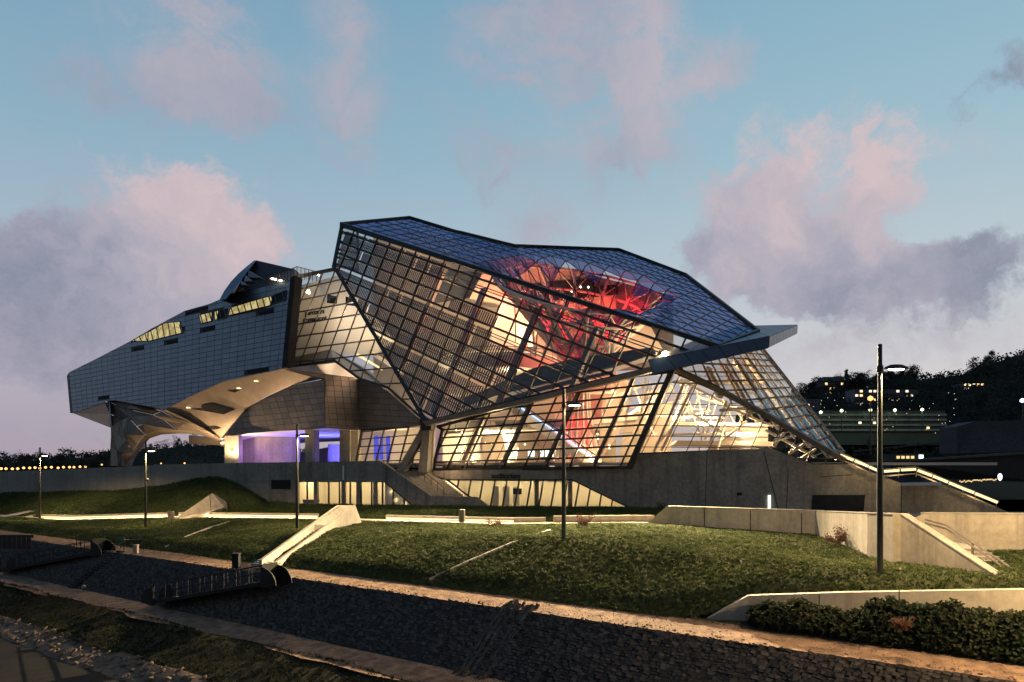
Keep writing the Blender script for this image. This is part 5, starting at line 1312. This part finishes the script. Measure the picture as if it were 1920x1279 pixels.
for k, (px, py) in enumerate([(1620, 875), (1690, 890), (1760, 905), (1840, 938)]): light('rail_light', 'POINT', P(px, py - 4, rD(px) - .8), 160, (1, .74, .36), lr, .2)
plat = MB(); plat.prism([P(1690, 905, 70.5), P(1765, 904, 70), P(1765, 904, 74), P(1690, 905, 75)], (0, 0, -.3)); plat.build('platform', M['white_steel'], lr)

# ------------------------------------------------------------------ bridge, far bank, hill
br_ = thing('road_bridge', P(1800, 880, 150), 'dark road bridge with a thin railing beyond the wall at the right', 'bridge')
MB().prism([P(1668, 865, 170), P(1960, 846, 120), P(1960, 905, 120), P(1690, 892, 170)], (2, 12, 0)).build('deck', M['vent'], br_)
MB().prism([P(1560, 872, 175), P(1680, 866, 175), P(1760, 905, 160), P(1560, 905, 160)], (0, 10, 0)).build('abutment', M['far_conc'], br_)
MB().bar(P(1670, 866, 169), P(1960, 847, 119), .3, .4).build('edge_beam', M['far_conc'], br_)
MB().prism([P(1795, 800, 190), P(1830, 790, 190), P(1960, 787, 180), P(1960, 845, 180), P(1795, 850, 190)], (0, 8, 0)).build('retaining_block', M['far_conc'], br_)
mb = MB()
for x0, y0, x1, y1 in ((1600, 846, 1850, 822), (1850, 822, 1960, 806), (1795, 806, 1840, 793), (1840, 793, 1960, 786)): mb.bar(P(x0, y0, 175), P(x1, y1, 170), .25, .3)
mb.build('cable_rail', M['far_conc'], br_)
pv = thing('lit_pavilion', P(1700, 860, 160), 'low flat-roofed pavilion with four small lit windows under the bridge', 'pavilion')
MB().prism([P(1668, 852, 164), P(1733, 850, 164), P(1733, 864, 164), P(1672, 865, 164)], (0, 4, 0)).build('wall', M['far_conc'], pv)
for k in range(4): x = 1681 + k * 9; MB().prism([P(x, 855, 163.9), P(x + 6, 855, 163.9), P(x + 6, 860, 163.9), P(x, 860, 163.9)], (0, -.05, 0)).build('window', M['win_far'] if 'win_far' in M else M.setdefault('win_far', glow('far_window', (1, .68, .30), 1.3)), pv)
MB().prism([P(1723, 853, 163.9), P(1731, 853, 163.9), P(1731, 861, 163.9), P(1723, 861, 163.9)], (0, -.05, 0)).build('doorway', M['screen'], pv)
# hill
def hill(name, prof, d0, d1, base=-5.2, seed=1):
    hr_ = random.Random(seed); rows = []
    pxs = [prof[0][0] + (prof[-1][0] - prof[0][0]) * k / 60 for k in range(61)]
    for r in range(14):
        k = r / 13; D = d0 + (d1 - d0) * k; row = []
        for px in pxs:
            y = lerp(prof, px)[0]; ztop = (YH - y) / F * d1; f = k ** .8
            row.append(Vector(((px - CX) / F * D, D, base + (ztop - base) * f + hr_.uniform(-1, 1) * (1.5 if 0 < r < 13 else .5))))
        rows.append(row)
    rows.append([Vector((p.x * 1.2, p.y * 1.25, base)) for p in rows[-1]])
    o = ground(name, grid_mesh(rows, name), M['soil_dark'])
    def zat(px, D): k = (D - d0) / (d1 - d0); y = lerp(prof, px)[0]; return base + ((YH - y) / F * d1 - base) * max(0, min(1, k)) ** .8
    return zat
profR = [(1380, 778), (1470, 762), (1500, 748), (1560, 735), (1650, 722), (1720, 712), (1800, 704), (1850, 684), (1900, 668), (2000, 660), (2250, 680)]
zR = hill('wooded_hill', profR, 300, 520, seed=2)
profL = [(-500, 868), (0, 868), (80, 862), (150, 858), (210, 855), (300, 842), (420, 832), (520, 840), (620, 860), (700, 870)]
zL = hill('far_hill', profL, 430, 640, seed=4)
# trees
def crown_mesh(seed, n, sx, sz, bare=False, conifer=False):
    r_ = random.Random(seed); mb = MB(); cl = []
    for k in range(26):
        h = r_.random(); rad = (1 - abs(h - .45) * 1.3) if not conifer else (1 - h) * .9
        a = r_.uniform(0, 6.28); q = rad * math.sqrt(r_.random())
        cl.append(Vector((sx * q * math.cos(a), sx * q * math.sin(a), h * sz)))
    for k in range(n):
        c = r_.choice(cl); p = c + Vector((r_.gauss(0, 1), r_.gauss(0, 1), r_.gauss(0, .8))) * sx * .19
        s = r_.uniform(.18, .5) * (.7 if bare else 1); e = Euler((r_.uniform(0, 6.28), r_.uniform(0, 6.28), 0)).to_matrix()
        mb.add([p + e @ Vector(v) * s for v in ((-1, -.6, 0), (1, -.5, 0), (.2, 1, 0))], [[0, 1, 2]])
    return mb
def tree_proto(seed, sx, sz, n, kind):
    crown = crown_mesh(seed, n, sx, sz, kind == 'bare', kind == 'conifer'); r_ = random.Random(seed)
    trunk = MB(); trunk.tube([(0, 0, -1), (.1, .05, 2.5), (.05, .1, 2 + sz * .55)], .28, 6, .08)
    for k in range(7):
        a = r_.uniform(0, 6.28); h = r_.uniform(2, 2 + sz * .5); l = sx * r_.uniform(.5, 1); trunk.tube([(0, 0, h), (math.cos(a) * l * .5, math.sin(a) * l * .5, h + l * .5), (math.cos(a) * l, math.sin(a) * l, h + l)], .1, 5, .03)
    cm = crown.build('crown', M['tree']); cm.data.transform(Matrix.Translation((0, 0, 2.0))); tm = trunk.build('trunk', M['vent'])
    return cm, tm
protos = {}
def plant_tree(key, loc, sc, label, group, seed_args):
    first = key not in protos
    if first: protos[key] = tree_proto(*seed_args)
    cm, tm = protos[key]
    o = bpy.data.objects.new('tree', None); COL.objects.link(o); o.location = loc; o.scale = (sc, sc, sc * rn.uniform(.9, 1.15)); o.rotation_euler = (0, 0, rn.uniform(0, 6.28)); tag(o, label, 'tree', group)
    for m in (cm, tm):
        c = m if first else m.copy()
        if not first: COL.objects.link(c)
        c.parent = o
TK = [('broad', (21, 4.6, 8.5, 900, 'broad')), ('round', (22, 3.6, 7.5, 800, 'broad')), ('bare', (23, 4.2, 8.5, 420, 'bare')), ('conifer', (24, 2.4, 11, 800, 'conifer'))]
rt = random.Random(17)
tr_n = 0
for k in range(120):
    px = 1485 + (1940 - 1485) * ((k + rt.random()) / 120) if k < 62 else rt.uniform(1490, 1950)
    D = rt.uniform(500, 518) if k < 62 else rt.uniform(345, 500)
    key = rt.choice(TK[:3]); big = 1.0 + max(0, (px - 1800) / 220)
    if k in (26, 44): key = TK[3]
    z = zR(px, D)
    plant_tree(key[0], ((px - CX) / F * D, D, z - .5), rt.uniform(.75, 1.15) * (big if k < 62 else .9), {'broad': 'dark spreading tree on the wooded hill at the right', 'round': 'dark round-crowned tree on the wooded hill at the right', 'bare': 'thin half-bare tree on the wooded hill at the right', 'conifer': 'dark pointed conifer on the skyline of the right hill'}[key[0]], 'trees on the wooded hill', key[1])
for k in range(46):
    px = -60 + 500 * ((k + rt.random()) / 46); D = rt.uniform(330, 400) if px < 215 else rt.uniform(600, 630)
    key = TK[2] if rt.random() < .45 else rt.choice(TK[:2]); sc = rt.uniform(.7, 1.1) * (1.15 if px < 215 else 1)
    plant_tree(key[0], ((px - CX) / F * D, D, (-5.2 if px < 215 else zL(px, D) - 1)), sc, {'broad': 'dark spreading tree on the far bank at the left', 'round': 'dark round-crowned tree on the far bank at the left', 'bare': 'thin half-bare tree on the far bank at the left'}[key[0]], 'trees on the far bank', key[1])
# undergrowth on both hills, one dark mass
for nm, zf, x0, x1, d0, d1, cnt, sd in (('hill_woodland', zR, 1440, 1960, 310, 515, 1500, 31), ('far_woodland', zL, -100, 700, 440, 635, 900, 32)):
    r_ = random.Random(sd); mb = MB()
    for k in range(cnt):
        px = r_.uniform(x0, x1); D = r_.uniform(d0, d1); c = Vector(((px - CX) / F * D, D, zf(px, D) + r_.uniform(.5, 4)))
        for j in range(16):
            p = c + Vector((r_.gauss(0, 2.2), r_.gauss(0, 2.2), r_.gauss(0, 1.3))); s = r_.uniform(.4, 1.1); e = Euler((r_.uniform(0, 6.28), r_.uniform(0, 6.28), 0)).to_matrix()
            mb.add([p + e @ Vector(v) * s for v in ((-1, -.6, 0), (1, -.5, 0), (.2, 1, 0))], [[0, 1, 2]])
    mb.build(nm, M['tree'], kind='stuff')
# houses and blocks on the hill
M['block'] = solid('far_facade', (.10, .10, .11), .9, 0, .2, .2); M['block_g'] = solid('terrace_facade', (.07, .08, .06), .9, 0, .2, .2)
M['terrace_pale'] = solid('pale_balcony', (.22, .24, .18), .9, 0, .2, .2); M['win_dark'] = solid('unlit_window', (.02, .022, .028), .3)
M['win_a'] = glow('window_warm', (1, .62, .26), 2.2); M['win_b'] = glow('window_pale', (1, .82, .55), 1.8)
wr = random.Random(9)
def block(label, x0, y0, x1, y1, D, rows, cols, lit, mat='block', name='apartment_block', step=None):
    a, b = P(x0, y1, D), P(x1, y0, D); dep = 12
    o = thing(name, ((a.x + b.x) / 2, D, a.z), label, 'apartments')
    MB().box((a.x, D, a.z - 6), (b.x, D + dep, b.z)).build('wall', M[mat], o); MB().box((a.x - .3, D - .3, b.z), (b.x + .3, D + dep, b.z + .5)).build('roof', M['vent'], o)
    if step: s0, s1 = a.x + (b.x - a.x) * step[0], a.x + (b.x - a.x) * step[1]; MB().box((s0, D + 1, b.z + .5), (s1, D + dep - 1, b.z + step[2])).build('penthouse', M[mat], o)
    w, h = (b.x - a.x) / cols, (b.z - a.z) / rows
    for r in range(rows):
        MB().box((a.x, D - (1.3 if mat == 'block_g' else .5), a.z + r * h - .12), (b.x, D - .002, a.z + r * h + (.75 if mat == 'block_g' else .12))).build('balcony_edge', M['terrace_pale' if mat == 'block_g' else mat], o)
        for c in range(cols):
            li = wr.random() < lit; x = a.x + w * (c + .2); z = a.z + h * (r + .3)
            MB().box((x, D - .06, z), (x + w * .6, D - .004, z + h * .5)).build('window', M['win_a' if wr.random() < .6 else 'win_b'] if li else M['win_dark'], o)
    return o
block('dark flat-roofed block on the skyline of the hill behind the glass slope', 1531, 716, 1590, 742, 505, 3, 8, .2, step=(.25, .9, 3.5))
block('long apartment block with scattered lit windows halfway up the hill', 1602, 730, 1722, 762, 430, 4, 14, .32)
block('tall block with rows of bright windows below the right skyline', 1806, 718, 1846, 764, 440, 6, 5, .5)
block('small house with a few lit windows high on the hill at the right edge', 1880, 702, 1925, 720, 470, 2, 5, .45)
block('long low terrace of pale balconies behind the green-white lamps', 1535, 770, 1772, 808, 320, 4, 26, .05, 'block_g', 'terrace_block')
block('dim house with one lit floor left of the long block', 1512, 748, 1540, 764, 400, 2, 4, .2)
# lights out on the hill and the quays
M['lampg'] = glow('green_white_lamp', (.85, 1, .55), 4); M['lampo'] = glow('orange_lamp', (1, .38, .12), 3); M['lampw'] = glow('far_amber_lamp', (1, .52, .16), 2.6); M['lampb'] = glow('blue_white_lamp', (.45, .65, 1), 6)
def far_lamp(label, px, py, D, r, mat, hgt, grp, power=0, colr=(1, 1, 1)):
    q = P(px, py, D); o = thing('distant_lamp', q - Vector((0, 0, hgt)), label, 'lamp', grp)
    MB().tube([q - Vector((0, 0, hgt)), q - Vector((0, 0, r))], max(.06, r * .25), 6).build('pole', M['steel'], o); MB().lathe([(.1 * r, -r), (r, -.5 * r), (r, .4 * r), (.1 * r, r)], 8, q).build('lamp_globe', M[mat], o)
    if power: light('lamp_light', 'POINT', q + Vector((0, -1.5, -.5)), power, colr, o, .3)
for k, (x, y, lb) in enumerate([(1539, 773, 'green-white lamp at the foot of the glass slope, first of the row before the terrace'), (1578, 770, 'green-white lamp of the terrace row left of the orange mast lamp'), (1632, 769, 'green-white lamp of the terrace row right below the orange mast lamp'), (1678, 769, 'green-white lamp of the terrace row right of the nearest lamp post'), (1729, 768, 'green-white lamp at the right end of the terrace row')]):
    far_lamp(lb, x, y, 308, .62, 'lampg', 9, 'green-white lamps before the terrace', 350, (.85, 1, .65))
far_lamp('orange lamp on a tall thin mast left of the nearest lamp post', 1632, 747, 240, .85, 'lampo', 18, None)
far_lamp('bright blue-white lamp at the right edge of the hill', 1917, 751, 230, .65, 'lampb', 14, None)
for k in range(16):
    x = 2 + k * 10.6 + wr.uniform(-1.5, 1.5); far_lamp('small amber quay lamp in the row across the water at the left', x, 879 - k * .25 + wr.uniform(-.8, .8), 300 + k * 3, .52, 'lampw', 4.5, 'amber lamps along the far quay', 0)
far_lamp('single amber lamp between the quay row and the flared leg', 191, 871, 330, .42, 'lampw', 5, None)
far_lamp('dim white lamp under the wing left of the red one', 302, 869, 330, .3, 'lampw', 5, None); far_lamp('dim reddish lamp under the wing', 346, 868.5, 330, .38, 'lampo', 5, None)
dots = MB()
for k in range(46): x, y = wr.uniform(1500, 1800), wr.uniform(735, 812); dots.lathe([(.03, -.13), (.14, 0), (.03, .13)], 6, P(x, y, 318 if y > 770 else 330))
dots.build('scattered_window_lights', M['win_b'], kind='stuff')
tag(MB().lathe([(.1, -.5), (.28, -.2), (.3, .3), (.1, .6)], 10, P(1875, 895, 118)).build('ball_lamp', M['screen']), 'small white glowing ball lamp under the bridge', 'lamp')
dots = MB()
for k in range(26): dots.lathe([(.02, -.12), (.12, 0), (.02, .12)], 6, P(1800 + k * 2.7, 903 - k * .15 + wr.uniform(-1.5, 1.5), 118))
dots.build('string_of_small_lights', M['win_far'], kind='stuff')

# ------------------------------------------------------------------ hedge, shrubs, grass
hr2 = []
for i in range(6):
    row = []
    for k in range(40):
        px = 1405 + (1960 - 1405) * k / 39; t_ = 29.9 + .26 * i
        dx = (px - CX) / F; Y = t_ / (.6 * dx + .8); s = -.8 * dx * Y + .6 * Y
        prof = math.sin(math.pi * (i / 5)) ** .6 if 0 < i < 5 else 0
        h = (.55 if px < 1640 else 1.05) + .12 * math.sin(px * .11) + .1 * math.sin(px * .043)
        if px < 1440: h *= .6
        row.append(ST(s, t_, -6.45 + h * prof))
    hr2.append(row)
hm = grid_mesh(hr2, 'hedge_body'); ho = ground('hedge', hm, M['soil_dark'], kind='stuff')
scatter('hedge', hm.copy(), 230, M['hedge'], 'hedge', .5, 2.1, .16, True, 5)
def shrub(label, px, py, D, r, n, mat, seed):
    q = P(px, py, D); o = thing('shrub', q, label, 'shrub'); r_ = random.Random(seed); mb = MB(); st_ = MB()
    for k in range(14):
        a = r_.uniform(0, 6.28); l = r * r_.uniform(.6, 1.2); e = q + Vector((math.cos(a) * l * .8, math.sin(a) * l * .6, l * r_.uniform(.4, .9))); st_.tube([q - Vector((0, 0, .1)), q.lerp(e, .5) + Vector((0, 0, .1 * r)), e], .012, 4)
        for j in range(n // 14):
            p = q.lerp(e, r_.uniform(.3, 1.05)) + Vector((r_.gauss(0, .12 * r), r_.gauss(0, .12 * r), r_.gauss(0, .1 * r))); s = r_.uniform(.02, .05); ee = Euler((r_.uniform(0, 6.28), r_.uniform(0, 6.28), 0)).to_matrix()
            mb.add([p + ee @ Vector(v) * s for v in ((-1, -.5, 0), (1, -.5, 0), (1, .5, 0), (-1, .5, 0))], [[0, 1, 2, 3]])
    mb.build('foliage', mat, o); st_.build('stem', M['steel_warm'], o)
shrub('reddish shrub where the lawn meets the long retaining wall', 1570, 1020, 41, 1.0, 1100, M['redleaf'], 1)
shrub('reddish shrub at the foot of the nearest lamp post', 1664, 1088, 31.3, .75, 900, M['redleaf'], 2)
shrub('reddish shrub in the hedge under the low wall joint', 1690, 1180, 26.0, .5, 600, M['redleaf'], 3)
shrub('wispy reddish shrub on the kerb behind the auditorium lamp post', 1095, 985, 55, .9, 600, M['redleaf'], 4)
shrub('low reddish shrub at the lawn edge right of the chute', 930, 992, 56, .9, 700, M['redleaf'], 6)
shrub('low dark shrub at the foot of the concrete wall', 1250, 962, 66, 1.0, 900, M['hedge'], 7)
scatter('ground_cover', lawn_me.copy(), 42, M['ivy'], 'ivy', .6, 1.5, .12, True, 2, .35)
scatter('grass', lawn_me.copy(), 46, M['grass'], 'grass', .6, 1.5, .14, True, 3, .5)
scatter('upper_grass', up_me.copy(), 22, M['grass'], 'grass', .8, 1.6, .24, True, 4, .5)
scatter('bank_grass', dark_me.copy(), 36, M['grass_dim'], 'grass', .6, 1.3, .16, True, 6, .6)
rc = random.Random(12); vs_ = []
for r_ in range(24):                       # the bank is set in courses of rough stones
    tt_ = 24.80 + r_ * .124; s = -22 + rc.random() * .2
    while s < 118:
        vs_.append(ST(s + rc.uniform(-.04, .04), tt_ + rc.uniform(-.035, .035), on_bank(0, tt_) + rc.uniform(-.02, .025))); s += rc.uniform(.14, .27)
cm_ = bpy.data.meshes.new('stone_courses'); cm_.from_pydata([tuple(v) for v in vs_], [], [])
scatter('bank_stones', cm_, 0, M['stone'], 'sett', .6, 1.3, .17, True, 7)
scatter('path_stones', strip(27.75, -6.6, 28.25, -6.58, 2, .1, .1, 0, 'path_edge'), 9, M['path'], 'stone', .3, 1.5, .12, True, 14, .5)
scatter('lower_path_stones', strip(22.6, -9.03, 24.7, -8.93, 2, .3, .1, 0, 'lower_path_edge'), 5, M['path'], 'stone', .3, 1.3, .10, True, 15, .4)
scatter('path_gravel', strip(27.8, -6.60, 29.9, -6.49, 3, .1, .1, 0, 'path_top'), 26, M['path'], 'stone', .3, 1.2, .055, True, 16, .4)
scatter('loose_rocks', rock_me.copy(), 5, M['stone_pale'], 'stone', .4, 1.6, .3, True, 8, .5)
edge_me = strip(29.6, -6.5, 30.1, -6.42, 2, .2, .2, 0, 'verge'); scatter('verge_grass', edge_me, 14, M['grass'], 'grass', .4, 1.0, .18, True, 9, .8)
